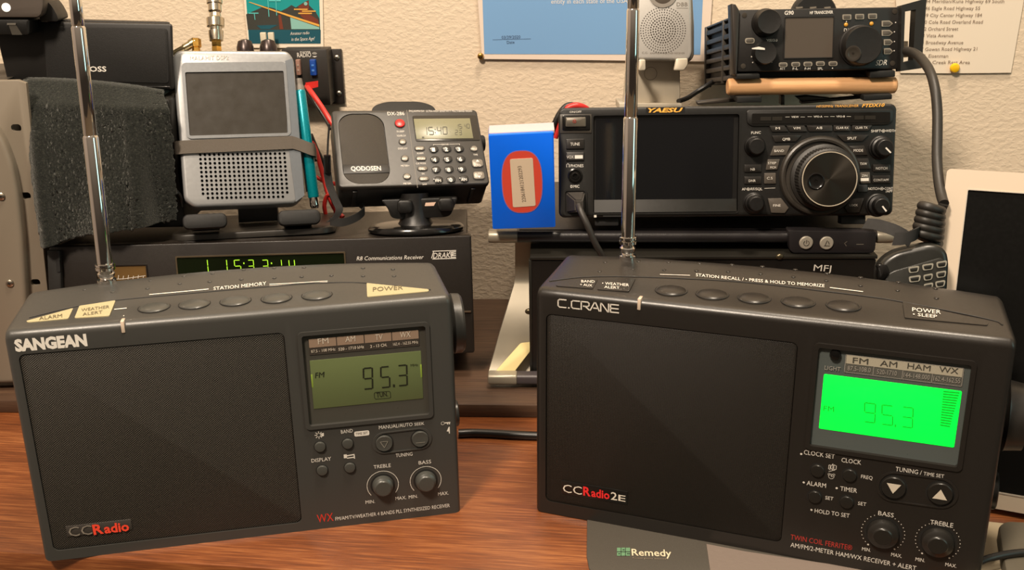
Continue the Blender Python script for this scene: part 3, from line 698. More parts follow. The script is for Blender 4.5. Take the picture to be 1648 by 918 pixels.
antenna(F2, t2, (1010, 413), [((1011.5, 381), 0), ((1017, 188), .0048), ((1020.5, 14), .0043), ((1021, -80), .0038)], .066, chrome)
# ---------------------------------------------------------------- big black receiver behind the left radio
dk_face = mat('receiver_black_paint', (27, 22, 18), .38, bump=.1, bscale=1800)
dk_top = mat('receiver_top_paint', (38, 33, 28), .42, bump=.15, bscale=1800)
YD, TD, HD, WD = 2.0, 8.0, .104, .352
_T = atz(78, 398, .140)
_F0 = Fr((0, 0, 0), YD, TD)
FDK = Fr(_T - _F0.M.to_3x3() @ V((0, 0, HD)), YD, TD)
WD = FDK.hit((758, 377)).x
t = thing('communications_receiver', 'wide black receiver with a green glowing clock, behind the radio with cream keys', 'radio', FDK)
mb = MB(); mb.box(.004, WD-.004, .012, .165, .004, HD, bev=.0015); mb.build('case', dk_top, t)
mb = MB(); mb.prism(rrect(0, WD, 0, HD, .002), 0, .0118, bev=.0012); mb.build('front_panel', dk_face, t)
mb = MB(); z1 = FDK.hit((757, 501)).z; mb.box(.03, WD-.002, -.0015, .0002, z1-.001, z1+.0004, bev=.0003); mb.build('panel_trim', mat('pale_metal_edge', (120, 104, 86), .35, .8), t)  # pale strip along the panel's lower edge
for x in (.03, WD-.05):
    mb = MB(); mb.lathe((x, .03, 0), (.0, 0, -1), [(.010, 0), (.010, .012), (.0085, .014), (.004, .0145)], 24); mb.build('foot', rubber, t)
# handle strip at the far left with a slot
q = FDK.q([(80, 402), (100, 402), (104, 500), (84, 500)])
mb = MB(); mb.prism(q, -.006, -.0004, bev=.0008); h_ = mb.build('rack_handle', blk_matte, t)
q = FDK.q([(90, 418), (96, 418), (97.5, 438), (91.5, 438)], -.006); mb = MB(); mb.prism(rpoly(q, .002), -.0066, -.0055); mb.build('handle_slot', mat('slot_black', (10, 9, 8), .8), h_)
# display window
x0, x1, z0, z1 = FDK.rect((287, 413), (555, 409), (556, 470), (288, 475))
mb = MB(); mb.ring(rrect(x0-.0012, x1+.0012, z0-.0012, z1+.0012, .001), rrect(x0, x1, z0, z1, .0008), -.0012, .0004); ds = mb.build('display', mat('window_edge', (96, 84, 66), .35, .5), t)
mb = MB(); mb.box(x0, x1, -.0003, .0003, z0, z1); mb.build('display_glass', mat('green_black_glass', (16, 22, 9), .2, noise=0), ds)
mb = MB()
def dig(ch, xa, xb, ya, yb): seg7(mb, FDK, ch, (xa, ya), (xb, ya-.5), (xb+2, yb-.5), (xa+2, yb), .13, -.0006)
for ch, xa, xb in (('1', 324, 334), ('1', 354, 365), ('5', 376, 387), ('3', 398, 408), ('3', 421, 431), ('1', 444, 453), ('4', 464, 474)): dig(ch, xa, xb, 418.5, 439)
for xa in (391.5, 436): 
    for yy_ in (422.5, 432.5): mb.flat(FDK.q([(xa, yy_), (xa+2, yy_), (xa+2.3, yy_+2.5), (xa+.3, yy_+2.5)]), -.0006)
mb.build('clock_digits', mat('green_glow', (150, 205, 45), .4, emit=.8, noise=0), ds, label='glowing yellow green clock digits')
# signal meter
x0, x1, z0, z1 = FDK.rect((158, 430), (236, 426), (236, 450), (158, 454))
mb = MB(); mb.ring(rrect(x0-.001, x1+.001, z0-.001, z1+.001, .0008), rrect(x0, x1, z0, z1, .0006), -.0012, .0004); me_ = mb.build('signal_meter', dk_face, t)
mb = MB(); mb.box(x0, x1, -.0003, .0003, z0, z1); mb.build('meter_face', mat('amber_meter', (98, 74, 40), .35), me_)
mb = MB()
for i in range(9):
    u = 166+i*8.0; mb.line(FDK, FDK.q([(u+.8, 444.5-(i % 2)), (u, 449.5)], -.0005), .0004, -.0005)
mb.line(FDK, FDK.q([(163, 450.5), (200, 449), (234, 444)], -.0005), .0004, -.0005)
mb.build('meter_scale', white_ink, me_)
mb = MB(); text(mb, FDK, 'R8 Communications Receiver', (574, 419.5), (682, 417), 6.4, bold=.006, shear=.22)
text(mb, FDK, 'DRAKE', (697, 416), (731, 414.5), 8.5, bold=.006, shear=.25)
for y in (404, 416.5): mb.flat(FDK.q([(696, y), (734, y-1.2), (734, y), (696, y+1.2)]))
mb.flat(FDK.q([(694, 416), (697.5, 404.5), (698.6, 404.5), (695.2, 416)]))
for k in range(4): mb.flat(FDK.q([(723+k, 405.5+k*2.8), (734, 405+k*2.8), (733.6, 406.2+k*2.8), (723+k, 406.7+k*2.8)]))
mb.build('lettering', white_ink, t)

DT = HD                                           # the receiver's top in its own frame
# ---------------------------------------------------------------- phone stand under the silver receiver
st_m = mat('stand_black', (38, 35, 31), .38)
o0 = FDK.hit((272, 381), ('z', DT+.0045)); o1 = FDK.hit((539, 370), ('z', DT+.0045))
FS = Fr(FDK.M @ V((o0.x, o0.y, DT+.0001)), YD+math.degrees(math.atan2(o1.y-o0.y, o1.x-o0.x)), TD)
wS = (V((o1.x, o1.y))-V((o0.x, o0.y))).length
t = thing('phone_stand', 'flat black phone stand with two padded lips holding the silver receiver', 'stand', FS)
mb = MB(); mb.prism(rrect(0, wS, 0, .085, .014, 6), .0052, 0, pl='z', bev=.0016); mb.build('base', st_m, t)
FM = Fr((-.2752, .845, .1679), 17.09, 21.68, 2.71)
IFS = FS.I
def toS(p): return IFS @ (FM.M @ V(p))
mb = MB(); mb.prism([tuple((toS((x, .034, z))).xz) for x, z in ()] or [(wS*.5-.018, .006), (wS*.5+.018, .006), (wS*.5+.016, .05), (wS*.5-.016, .05)], .050, .058, bev=.001); mb.build('column', st_m, t)
for q in ([(293.5, 345), (365, 342), (366, 366), (294, 370)], [(447, 338.5), (515.5, 336), (517, 360), (448.5, 364)]):
    P = [FM.hit(p, ('y', -.012)) for p in q]; x0 = (P[0].x+P[3].x)/2; x1 = (P[1].x+P[2].x)/2; z0 = (P[2].z+P[3].z)/2; z1 = (P[0].z+P[1].z)/2
    mb = MB(); mb.prism(rrect(x0, x1, z0, z1, .005, 5), -.012, -.002, bev=.003, both=True)
    for f in mb.bm.verts: f.co = toS(f.co)
    lip = mb.build('lip_pad', rubber, t)
    mb = MB(); mb.box(x0+.006, x1-.006, -.003, .02, z0+.001, z0+.004, bev=.001)
    for f in mb.bm.verts: f.co = toS(f.co)
    mb.build('lip_arm', st_m, lip)
# ---------------------------------------------------------------- silver handheld receiver
alu = mat('silver_paint', (156, 157, 158), .33, .5); alu2 = mat('blue_grey_side', (136, 138, 140), .34, .5)
WM, HM = .1007, .1346
t = thing('handheld_receiver', 'silver handheld receiver with a blank grey screen, leaning on the flat black phone stand', 'radio', FM)
ch = FM.q([(277, 90), (286, 80), (463, 81), (473, 94), (491, 314), (476, 327.5), (312, 334), (296, 322)])
mb = MB(); mb.prism(rpoly(ch, .004), .0005, .0265, bev=.0030, seg=3); body = mb.build('body', alu, t)
mb = MB(); mb.prism(rpoly([(x*.985+.0008, z*.98+.0014) for x, z in ch], .004), .0268, .031, bev=.001); mb.build('back_cover', blk_matte, t)
sx0, sx1, sz0, sz1 = FM.rect((299, 117), (457, 115.5), (461.5, 215), (305.5, 216.5))
c = MB(); c.prism(rrect(sx0-.0012, sx1+.0012, sz0-.0012, sz1+.0012, .002), -.01, .0030); cut(body, c)
bx = rrect(sx0-.0030, sx1+.0030, sz0-.0030, sz1+.0085, .004, 5); bi = rrect(sx0-.0004, sx1+.0004, sz0-.0004, sz1+.0004, .0012, 5)
mb = MB(); mb.ring(bx, bi, -.0008, .002); sb = mb.build('screen_bezel', alu2, t)
mb = MB(); mb.prism(rrect(sx0-.0009, sx1+.0009, sz0-.0009, sz1+.0009, .0015), .0006, .0026); mb.build('screen', mat('dusty_screen', (52, 48, 42), .3, spec=.5, noise=.1, nscale=90), t)
# right band, the chamfer's shade painted in as a darker colour
q = FM.q([(459, 98), (471, 94), (490, 315), (476, 325), (463, 226)]); mb = MB(); mb.prism(q, -.0001, .002); mb.build('side_facet', mat('facet_painted_shade', (108, 113, 118), .4, .5), t)
mb = MB()
for r in range(12):
    for c_ in range(19):
        if r == 11 and c_ in (0, 18): continue
        u = 321.5+c_*7.53-(r*.0)+r*.52; v = 242.2+r*6.95-c_*.12+(0); h = FM.hit((u, v))
        mb.lathe((h.x, 0, h.z), (0, 1, 0), [(.00108, .00005), (.00108, .0008)], 10)
for vtx in mb.bm.verts: vtx.co.y -= .0001
sp = mb.build('speaker_perforation', mat('hole_black', (3, 3, 3), 1, noise=0, spec=0), t)
mb = MB(); text(mb, FM, 'MALAHIT DSP2', (306, 96.8), (368, 95.6), 6.6, bold=.004); mb.build('lettering', mat('pinkish_ink', (216, 196, 184), .5, noise=0), t)
kn = mat('knurled_knob', (58, 48, 46), .3, .6)
for a, b, yb in ((381, 409, 82), (418, 446.5, 82)):
    p0, p1 = FM.hit((a, yb), ('y', .012)), FM.hit((b, yb), ('y', .012)); cx = (p0.x+p1.x)/2; r = (p1.x-p0.x)/2; zt = FM.hit(((a+b)/2, 63), ('y', .012)).z
    mb = MB(); mb.lathe((cx, .013, HM-.004), (0, 0, 1), [(r*.9, 0), (r, .001), (r, (zt-HM)*.75), (r*.8, zt-HM+.002), (r*.4, zt-HM+.0036)], 36); mb.build('encoder_knob', kn, t)
# antenna sockets: gold angle plug on the left, silver adapter stack
def lz(p, y=.012): return FM.hit(p, ('y', y))
p = lz((316, 83)); mb = MB(); mb.lathe((p.x, .012, HM-.003), (0, 0, 1), [(.0042, 0), (.0042, .006), (.0034, .0062), (.0034, .0085), (.0046, .009), (.0046, .016), (.0036, .0165)], 6)
g = mb.build('angle_plug', brass, t)
z = lz((316, 70)).z; mb = MB(); d = V((-.8, .15, -.42)).normalized(); c0 = V((p.x, .012, HM+.011)); mb.lathe(c0, d, [(.0042, .000), (.0042, .005), (.0034, .0055), (.0036, .011), (.0030, .0115), (.0030, .022)], 16); mb.build('angle_plug_barrel', mat('aged_nickel', (170, 155, 120), .3, 1), g)
ss = [(349, 84, 8), (348.5, 72, 8.6), (348.5, 66, 8.8), (348.3, 65.5, 11), (348, 58, 12), (347.6, 50, 12.3), (347.6, 49, 9.6), (347.3, 44, 10.2), (347, 43, 14.2), (346.5, 30, 14.6), (346.3, 27, 9.8), (346, 21, 8.6), (345.5, 18, 11), (345, 7, 10.6), (344.8, 6, 12.8), (344, -4, 12.6), (344, -5, 7), (343, -40, 5)]
k = FM.scale((348, 50), .012); pa = lz((349, 84)); pb = lz((343, -40)); dd = (pb-pa).normalized()
mb = MB(); mb.lathe(pa, dd, [(r*k, max(0, (lz((u, v))-pa).dot(dd))) for u, v, r in ss[2:]], 24); mb.build('antenna_adapter', nickel, t)
mb = MB(); mb.lathe(pa, dd, [(8.8*k, -.003), (8.8*k, .004), (8.0*k, .0045), (8.6*k, .0055), (8.6*k, (lz((348, 66))-pa).dot(dd))], 6); mb.build('antenna_socket', brass, t)
# elastic band round receiver and stylus
band_m = mat('grey_elastic', (82, 74, 65), .75, bump=.3, bscale=2500)
zc0 = FM.hit((286, 238), ('y', -.0008)); zc1 = FM.hit((466, 230), ('y', -.0008)); P0 = FM.hit((283, 239), ('y', .004)); P2 = FM.hit((505, 242), ('y', .004))
hw = .0056
mb = MB(); path = [(P0.x-.0012, .034, P0.z), (P0.x-.0014, .006, P0.z), (zc0.x+.001, -.0012, zc0.z), (zc0.x+.01, -.0016, zc0.z+.0003), ((zc0.x+zc1.x)/2, -.0018, (zc0.z+zc1.z)/2), (zc1.x-.004, -.0016, zc1.z), (zc1.x+.004, -.0012, zc1.z-.0004), (P2.x-.004, -.0004, P2.z+.0008), (P2.x+.0005, .003, P2.z), (P2.x+.001, .012, P2.z), (P2.x-.006, .036, P2.z), (P0.x+.004, .0365, P0.z), (P0.x-.0012, .034, P0.z)]
mb.ribbon(catmull(path, 5), (0, 0, hw), .0011)
tag(mb.build('elastic_band', band_m, F=FM), 'wide grey elastic band wrapped around the silver receiver and teal stylus', 'elastic band')
# stylus
a = FM.hit((480.5, 127), ('y', .009)); b = FM.hit((507, 335), ('y', .009)); L = (a-b).length; d = (a-b).normalized(); k = FM.scale((495, 230), .009)
FST = Fr(FM.M @ b, 0); FST.M = MX.Translation(FM.M @ b) @ (FM.M.to_3x3() @ d).to_track_quat('Z', 'Y').to_matrix().to_4x4()
t = thing('stylus', 'teal stylus pen strapped upright to the side of the silver receiver', 'stylus', FST)
mb = MB(); mb.lathe((0, 0, 0), (0, 0, 1), [(8*k, .009), (9*k, .010), (9*k, L-.012), (8*k, L-.0105)], 24); mb.build('barrel', mat('teal_metal', (0, 128, 140), .28, .4), t)
mb = MB(); mb.lathe((0, 0, 0), (0, 0, 1), [(6*k, 0), (7.6*k, .002), (7.8*k, .0092)], 24); mb.build('end_cap', chrome, t)
mb = MB(); mb.lathe((0, 0, 0), (0, 0, 1), [(8*k, L-.0107), (7.4*k, L-.007), (5.8*k, L-.005), (6.2*k, L-.004), (5.4*k, L)], 24); mb.build('rubber_tip', mat('grey_tip', (112, 104, 96), .6), t)
mb = MB(); mb.box(8.8*k, 11*k, -.0012, .0012, .015, L-.014, bev=.0003); mb.build('pocket_clip', blk, t)

# ---------------------------------------------------------------- small grey radio with keypad
FQ = Fr((-.1444, .85, .1828), 17.64, 47.53, 4.71); WQ, HQ, DQ = .1310, .0812, .034
q_face = mat('graphite_plastic', (42, 40, 37), .38, bump=.08, bscale=2000); q_dark = mat('radio_case_black', (26, 25, 23), .45)
t = thing('keypad_radio', 'small graphite radio with number keys and a clock showing 15:40', 'radio', FQ)
mb = MB(); mb.prism(rrect(.0008, WQ-.0008, .0008, HQ-.0008, .004), .003, DQ, bev=.002, both=True); mb.build('case', q_dark, t)
mb = MB(); mb.prism(rrect(0, WQ, 0, HQ, .0042, 6), 0, .0045, bev=.0016, seg=3); face = mb.build('front_panel', q_face, t)
gx0, gx1, gz0, gz1 = FQ.rect((541, 183), (618, 183), (628, 294), (555, 298))
c = MB(); c.prism(rrect(gx0, gx1, gz0, gz1, .014, 8), -.01, .0016); cut(face, c)
mb = MB(); mb.prism(rrect(gx0+.0004, gx1-.0004, gz0+.0004, gz1-.0004, .0138, 8), .0004, .0017, bev=.0005); gr = mb.build('speaker_grille', grille_mat('radio_perforated_metal', (72, 66, 58), (6, 6, 5), .00062, .00054, -.05), t)
bz0 = FQ.hit((590, 279)).z; bz1 = FQ.hit((590, 264.5)).z
mb = MB(); mb.box(gx0+.0006, gx1-.0006, -.0002, .0012, bz0, bz1, bev=.0002); mb.build('name_band', mat('name_band_black', (26, 24, 22), .4), gr)
lx0, lx1, lz0, lz1 = FQ.rect((664, 188), (766, 184.5), (772, 226), (669, 229))
mb = MB(); mb.prism(rrect(lx0, lx1, lz0, lz1, .0014), -.0004, .001, bev=.0003); ds = mb.build('display', mat('display_frame', (40, 38, 34), .2), t)
lx0, lx1, lz0, lz1 = FQ.rect((666, 192), (756, 191), (761.5, 222.5), (670, 225.5))
mb = MB(); mb.box(lx0, lx1, -.0007, .0004, lz0, lz1, bev=.0002); mb.build('lcd_screen', mat('grey_green_lcd', (120, 118, 92), .3, emit=.04), ds)
mb = MB(); yy = -.001
for ch, a, b, y0, y1 in (('1', 681, 687, 204.5, 217), ('5', 689, 697.5, 204.3, 217), ('4', 703, 710, 204, 216.6), ('0', 712, 719.5, 203.8, 216.3), ('1', 734, 737, 200, 207), ('5', 738, 743, 199.8, 206.8), ('4', 747, 750, 199.5, 206.5), ('0', 751, 755.5, 199.3, 206.3), ('2', 732, 736.5, 209, 217), ('3', 738, 742.5, 209, 217)):
    seg7(mb, FQ, ch, (a, y0), (b, y0), (b+.8, y1), (a+.8, y1), .15, yy)
for y in (207.5, 212.5): mb.flat(FQ.q([(699.5, y), (701, y), (701.2, y+1.6), (699.7, y+1.6)], yy), yy)
mb.flat(FQ.q([(679, 220), (682.5, 220), (682.7, 222.4), (679.2, 222.4)], yy), yy)
mb.build('display_digits', mat('lcd_grey_ink', (52, 50, 40), .5, noise=0), ds)
def fk(F, name, p, rx, rz, hgt, m, rim=None, parent=None, n=20, sq=None):
    h = F.hit(p); mb = MB(); pts = rrect(h.x-rx, h.x+rx, h.z-rz, h.z+rz, sq) if sq is not None else circ(h.x, h.z, rx, rz, n)
    mb.prism(pts, -hgt, .0006, bev=min(hgt*.6, .0007)); o = mb.build(name, m, parent)
    if rim:
        mb = MB(); s = .0006
        mb.ring(rrect(h.x-rx-s, h.x+rx+s, h.z-rz-s, h.z+rz+s, (sq or 0)+s) if sq is not None else circ(h.x, h.z, rx+s, rz+s, n), rrect(h.x-rx, h.x+rx, h.z-rz, h.z+rz, sq) if sq is not None else circ(h.x, h.z, rx, rz, n), -.0004, .0005); mb.build('key_rim', rim, o)
    return o
rim_m = mat('pale_rim', (150, 142, 128), .35, .4); key_m = mat('key_black', (28, 27, 25), .35); key_g = mat('key_grey', (120, 114, 104), .35, .2)
o = fk(FQ, 'power_button', (643.5, 199.6), .0043, .0043, .0018, mat('red_button', (206, 28, 24), .3), blk_matte, t, 28); o['label'] = 'red power button'
for p in ((648, 229), (651.7, 255.7), (655.2, 284.8)): fk(FQ, 'side_button', p, .0030, .0030, .0014, key_g, blk_matte, t)
for p in ((675.5, 239.5), (677.8, 255.7), (680, 272), (682.3, 288.3)): fk(FQ, 'function_key', p, .0042, .0021, .0012, key_g, blk_matte, t, sq=.002)
nums = []
for i, row in enumerate((((698, 241), (718.7, 240.5), (739, 240.3)), ((700, 257.5), (720.5, 257), (741.5, 256.5)), ((702, 273.8), (722.7, 273.5), (743.3, 272.8)), ((705.5, 290.3), (726, 289.7), (747, 288.5)))):
    for j, p in enumerate(row): fk(FQ, 'number_key', p, .0041, .0037, .0015, key_m, blk_gloss, t); nums.append((('1', '2', '3'), ('4', '5', '6'), ('7', '8', '9'), ('FM', '0', 'AM'))[i][j] and (p, (('1', '2', '3'), ('4', '5', '6'), ('7', '8', '9'), ('FM', '0', 'AM'))[i][j]))
fk(FQ, 'time_button', (763, 240), .0030, .0030, .0013, key_g, blk_matte, t)
for p in ((768.3, 263.5), (770.5, 283.3)): fk(FQ, 'tuning_key', p, .0050, .0040, .0014, key_g, blk_matte, t, sq=.0025)
mb = MB()
text(mb, FQ, 'QODOSEN', (565, 275), (613.5, 274.4), 7, ('y', -.0006), .022)
text(mb, FQ, 'DX-286', (624, 185.6), (651, 185.4), 5.4, bold=.006)
text(mb, FQ, 'FM/LW/MW/SW  ULTRA-HIGH SENSITIVITY MULTI-BAND RADIO', (658.5, 180.4), (760, 180.2), 3.0, bold=.006)
for p, s in nums: 
    w = 2.6 if len(s) == 1 else 4.5
    text(mb, FQ, s, (p[0]-w, p[1]+3), (p[0]+w, p[1]+2.9), 6 if len(s) == 1 else 4.4, ('y', -.0017), .03)
    mb.flat([(q_.x, q_.z) for q_ in (FQ.hit((p[0]-w-2.8+dx, p[1]+dz)) for dx, dz in ((-.7, -.7), (.7, -.7), (.7, .7), (-.7, .7)))], -.0017)
for s, a, b, h in (('SLEEP', (638.5, 213), (651, 212.8), 2.6), ('SQUELCH', (638.8, 219.8), (653, 219.6), 2.6), ('DISPLAY', (641, 240.6), (656, 240.4), 2.8), ('METER+', (645.5, 268.4), (659, 268.2), 2.8), ('METER-', (649.5, 297), (663, 296.7), 2.8), ('ALARM', (671, 248.3), (681.5, 248), 2.6), ('CLK MODE', (669.5, 264.6), (685.5, 264.4), 2.6), ('DX', (679, 281), (683.5, 281), 2.6), ('SAVE', (680, 298), (687, 297.8), 2.4), ('SNOOZE', (711, 233.8), (722, 233.6), 2.4), ('TIME', (762, 250.3), (769, 250.2), 2.4)): text(mb, FQ, s, a, b, h, bold=.006)
for s, a, b in (('AUTO', (762.7, 268.4), (774, 268)), ('AUTO', (764.5, 281.8), (776, 281.4))): text(mb, FQ, s, a, b, 3.4, ('y', -.0016), .015)
for p, s in (((768, 260.6), 1), ((770.8, 286), -1)):
    h = FQ.hit(p); mb.flat([(h.x-.0017, h.z-s*.0010), (h.x+.0017, h.z-s*.0010), (h.x, h.z+s*.0014)], -.0016)
for pp in ([(697.5, 235), (697.5, 232.8), (711, 232.6)], [(723, 232.4), (739.5, 232), (739.5, 234.3)]): mb.line(FQ, FQ.q(pp), .0003)
mb.build('lettering', white_ink, t)
mb = MB(); 
for s, p in (('ON', (648, 229)), ('INT', (651.7, 255.7)), ('STEP', (655.2, 284.8)), ('ON-ST', (675.5, 239.5)), ('RETURN', (677.8, 255.7)), ('DEL', (680, 272)), ('EDIT', (682.3, 288.3)), ('MODE', (763, 240))):
    w = 1.9+len(s)*.75; text(mb, FQ, s, (p[0]-w, p[1]+1.6), (p[0]+w, p[1]+1.5), 3.2, ('y', -.0016), .01)
mb.build('key_lettering', mat('pale_key_ink', (232, 226, 214), .6, noise=0), t)
mb = MB(); mb.line(FQ, FQ.q([(654.5, 177.5), (663, 240), (672, 302)]), .0004); mb.build('panel_seam', mat('seam_grey', (110, 104, 94), .5, noise=0), t)
h = FQ.hit((781, 219), ('x', WQ)); 
for zz in (FQ.hit((774, 221), ('x', WQ)).z,):
    mb = MB(); mb.lathe((WQ-.002, .012, zz), (1, 0, 0), [(.0075, 0), (.0075, .0055), (.0068, .0065)], 24); mb.build('tuning_wheel', q_dark, t)
for x in (.012, WQ-.016):
    mb = MB(); mb.box(x, x+.004, .006, DQ-.004, -.0012, .002, bev=.0008); mb.build('case_rib', q_dark, t)
# wrist strap hanging from the left end of the case
strap = mat('black_strap', (26, 24, 22), .8, bump=.4, bscale=3000)
def wp(u, v, y): return aty(u, v, y)
mb = MB(); I = FQ.I
mb.tube([I @ wp(*p) for p in ((530, 200, .862), (528, 225, .862), (527, 250, .860))], .0009, 8)
cord = mb.build('strap_cord', strap, t)
mb = MB(); pts = [I @ wp(u, v, y) for u, v, y in ((526.5, 250, .860), (526.8, 260, .860), (527, 278, .860))]; mb.tube(catmull(pts, 4), [.0030]*9, 12); mb.build('strap_slider', blk_gloss, cord)
mb = MB(); pts = catmull([I @ wp(u, v, y) for u, v, y in ((527, 278, .860), (531, 300, .858), (541, 325, .853), (546, 338, .850), (540, 350, .848), (531, 357, .846))], 6); mb.ribbon(pts, FQ.I3 @ V((.0030, .0012, 0)), .001)
pts = catmull([I @ wp(u, v, y) for u, v, y in ((531, 357, .846), (552, 358, .850), (574, 350, .860), (586, 339, .870), (580, 329, .874), (570, 324, .876))], 6); mb.ribbon(pts, FQ.I3 @ V((0, .0005, .0034)), .001)
mb.build('wrist_strap', strap, t)
# ---------------------------------------------------------------- black stand under the keypad radio
c0 = FDK.hit((669.5, 362), ('z', DT+.006)); ca = FDK.hit((598.5, 364), ('z', DT+.004)); rb_ = (V((c0.x, c0.y))-V((ca.x, ca.y))).length
FSQ = Fr(FDK.M @ V((c0.x, c0.y, DT+.0001)), YD, TD)
t = thing('tablet_stand', 'small black stand with round foot under the keypad radio', 'stand', FSQ)
mb = MB(); P = circ(0, 0, rb_, .030, 48)
t0 = bmesh.new(); rings = []
for s, z in ((.93, 0), (1, .0018), (1, .004), (.95, .0062), (.82, .0072), (.3, .0080)):
    rings.append([t0.verts.new((x*s, y*s, z)) for x, y in P])
for a, b in zip(rings, rings[1:]):
    for i in range(48): t0.faces.new((a[i], a[(i+1) % 48], b[(i+1) % 48], b[i]))
t0.faces.new(rings[0][::-1]); t0.faces.new(rings[-1]); mb._in(t0); mb.build('base', blk_gloss, t)
def yc(u, v, dy): return FSQ.hit((u, v), ('y', dy))
pts = [yc(u, v, -.012) for u, v in ((612, 322), (624, 336), (629, 350), (638, 353), (716, 350), (725, 347), (730, 336), (737, 318))]
mb = MB(); mb.prism(rpoly([(p.x, p.z) for p in pts], .003), -.012, -.002, bev=.003, both=True); cr = mb.build('cradle', blk, t)
h = yc(693, 329, -.0123); mb = MB(); p = [yc(u, v, -.0124) for u, v in ((685, 326.5), (701.5, 325.5), (698, 331.5), (683.5, 332))]; mb.quad([tuple(x) for x in p]); mb.build('cradle_slot', mat('slot_pale', (206, 176, 156), .6, noise=0), cr, label='small pale slot in the cradle')  # flat pale patch on the cradle front
for u, v in ((651, 329), (717, 326)):
    p = yc(u, v, -.020); mb = MB(); mb.prism(rrect(p.x-.0065, p.x+.0065, p.z-.008, p.z+.0035, .0034), -.020, -.010, bev=.002, both=True); mb.build('hook', blk, cr)
mb = MB(); mb.lathe((0, -.002, .004), (0, .06, 1), [(.018, 0), (.014, .006), (.013, .016), (.013, .03)], 24); mb.build('neck', blk, t)
pp = FQ.M @ V((FQ.hit((655, 172), ('y', DQ+.002)).x, DQ+.004, 0)); 
ctr = FQ.hit((654, 215), ('y', DQ+.006)); topz = FQ.hit((654, 168), ('y', DQ+.006)); wdt = (FQ.hit((706, 200), ('y', DQ+.006))-FQ.hit((602, 200), ('y', DQ+.006))).length/2
mb = MB(); mb.prism(rpoly([(ctr.x-wdt, ctr.z-.03), (ctr.x+wdt, ctr.z-.03), (ctr.x+wdt, topz.z-.006), (ctr.x+wdt*.55, topz.z), (ctr.x-wdt*.55, topz.z), (ctr.x-wdt, topz.z-.006)], .008, 6), DQ+.0012, DQ+.008, bev=.001)
for v in mb.bm.verts: v.co = FSQ.I @ (FQ.M @ v.co)
mb.build('back_plate', blk_matte, t)
# ---------------------------------------------------------------- things on the wall
def wq(pts, y): return FW.q(pts, y)
paper = mat('white_paper', (226, 212, 192), .7)
# postcard
t = thing('postcard', 'teal retro picture card with handwriting pinned above the fuse block', 'postcard', FW)
q = wq([(390, -30), (519, -30), (520.5, 77), (399.5, 77)], -.002); mb = MB(); mb.prism(q, -.002, -.0008); mb.build('card', paper, t)
YP = -.0022
def sheet(F, parent, name, rgb, polys, y, em=0, rough=.55):
    mb = MB()
    for p in polys: mb.flat(F.q(p, y), y)
    return mb.build(name, mat(name+'_'+str(rgb), rgb, rough, noise=0), parent)
art = sheet(FW, t, 'picture', (8, 140, 140), [[(394, -30), (513, -30), (516, 70), (401, 70)]], YP)
sheet(FW, art, 'picture_hills', (52, 52, 46), [[(396, 23), (410, 17), (425, 10), (440, 13), (452, 18), (462, 13), (469, 8), (476, 12), (490, 3), (497, 0), (497, 8), (508, 19), (514, 30), (515, 48), (399, 48)]], YP-.0001)
sheet(FW, art, 'picture_tower', (110, 48, 28), [[(480, 10), (494, 2), (497, 1), (497, 22), (512, 32), (514, 42), (496, 36), (484, 26)], [(448, 24), (452, 24), (456, 47), (450, 47)]], YP-.0002)
sheet(FW, art, 'picture_pool', (8, 74, 88), [[(400, 48), (516, 48), (516, 70), (401, 70)], [(413, 41), (447, 40), (434, 47), (420, 47)]], YP-.0002)
sheet(FW, art, 'picture_ice', (130, 178, 168), [[(467, 28), (514, 44), (514, 47), (469, 47)]], YP-.0003)
sheet(FW, art, 'picture_beam', (216, 160, 70), [[(400, 3.5), (402, 3), (514, 39.5), (514, 43), (460, 25)], [(473, 14), (495, 14), (495, 16), (473, 16)], [(486, 17), (508, 17), (508, 19), (486, 19)], [(480, 20.5), (502, 20.5), (502, 22.5), (480, 22.5)]], YP-.0004)
sheet(FW, art, 'picture_streaks', (90, 190, 186), [[(430, -6), (431.2, -6), (433.5, 27), (432.5, 27)], [(443.5, 0), (444.6, 0), (445.8, 25), (444.8, 25)], [(408.5, 21), (409.6, 21), (411, 32), (410, 32)], [(400, 20.5), (416, 20.5), (416, 22), (400, 22)], [(433, 0), (452, 0), (452, 2), (433, 2)]], YP-.0004)
h = FW.hit((493, 5.5)); mb = MB(); mb.flat(circ(h.x, h.z, .0018, n=16), YP-.0005); mb.build('picture_moon', mat('picture_moon_grey', (128, 170, 160), .6, noise=0), art)
mb = MB(); text(mb, FW, 'Amateur radio', (467, 56.5), (498, 55), 5, ('y', YP-.0005), .006, .35); text(mb, FW, 'in the Space Age!', (469, 66), (507, 64.5), 5.4, ('y', YP-.0005), .006, .35)
mb.build('lettering', white_ink, art)
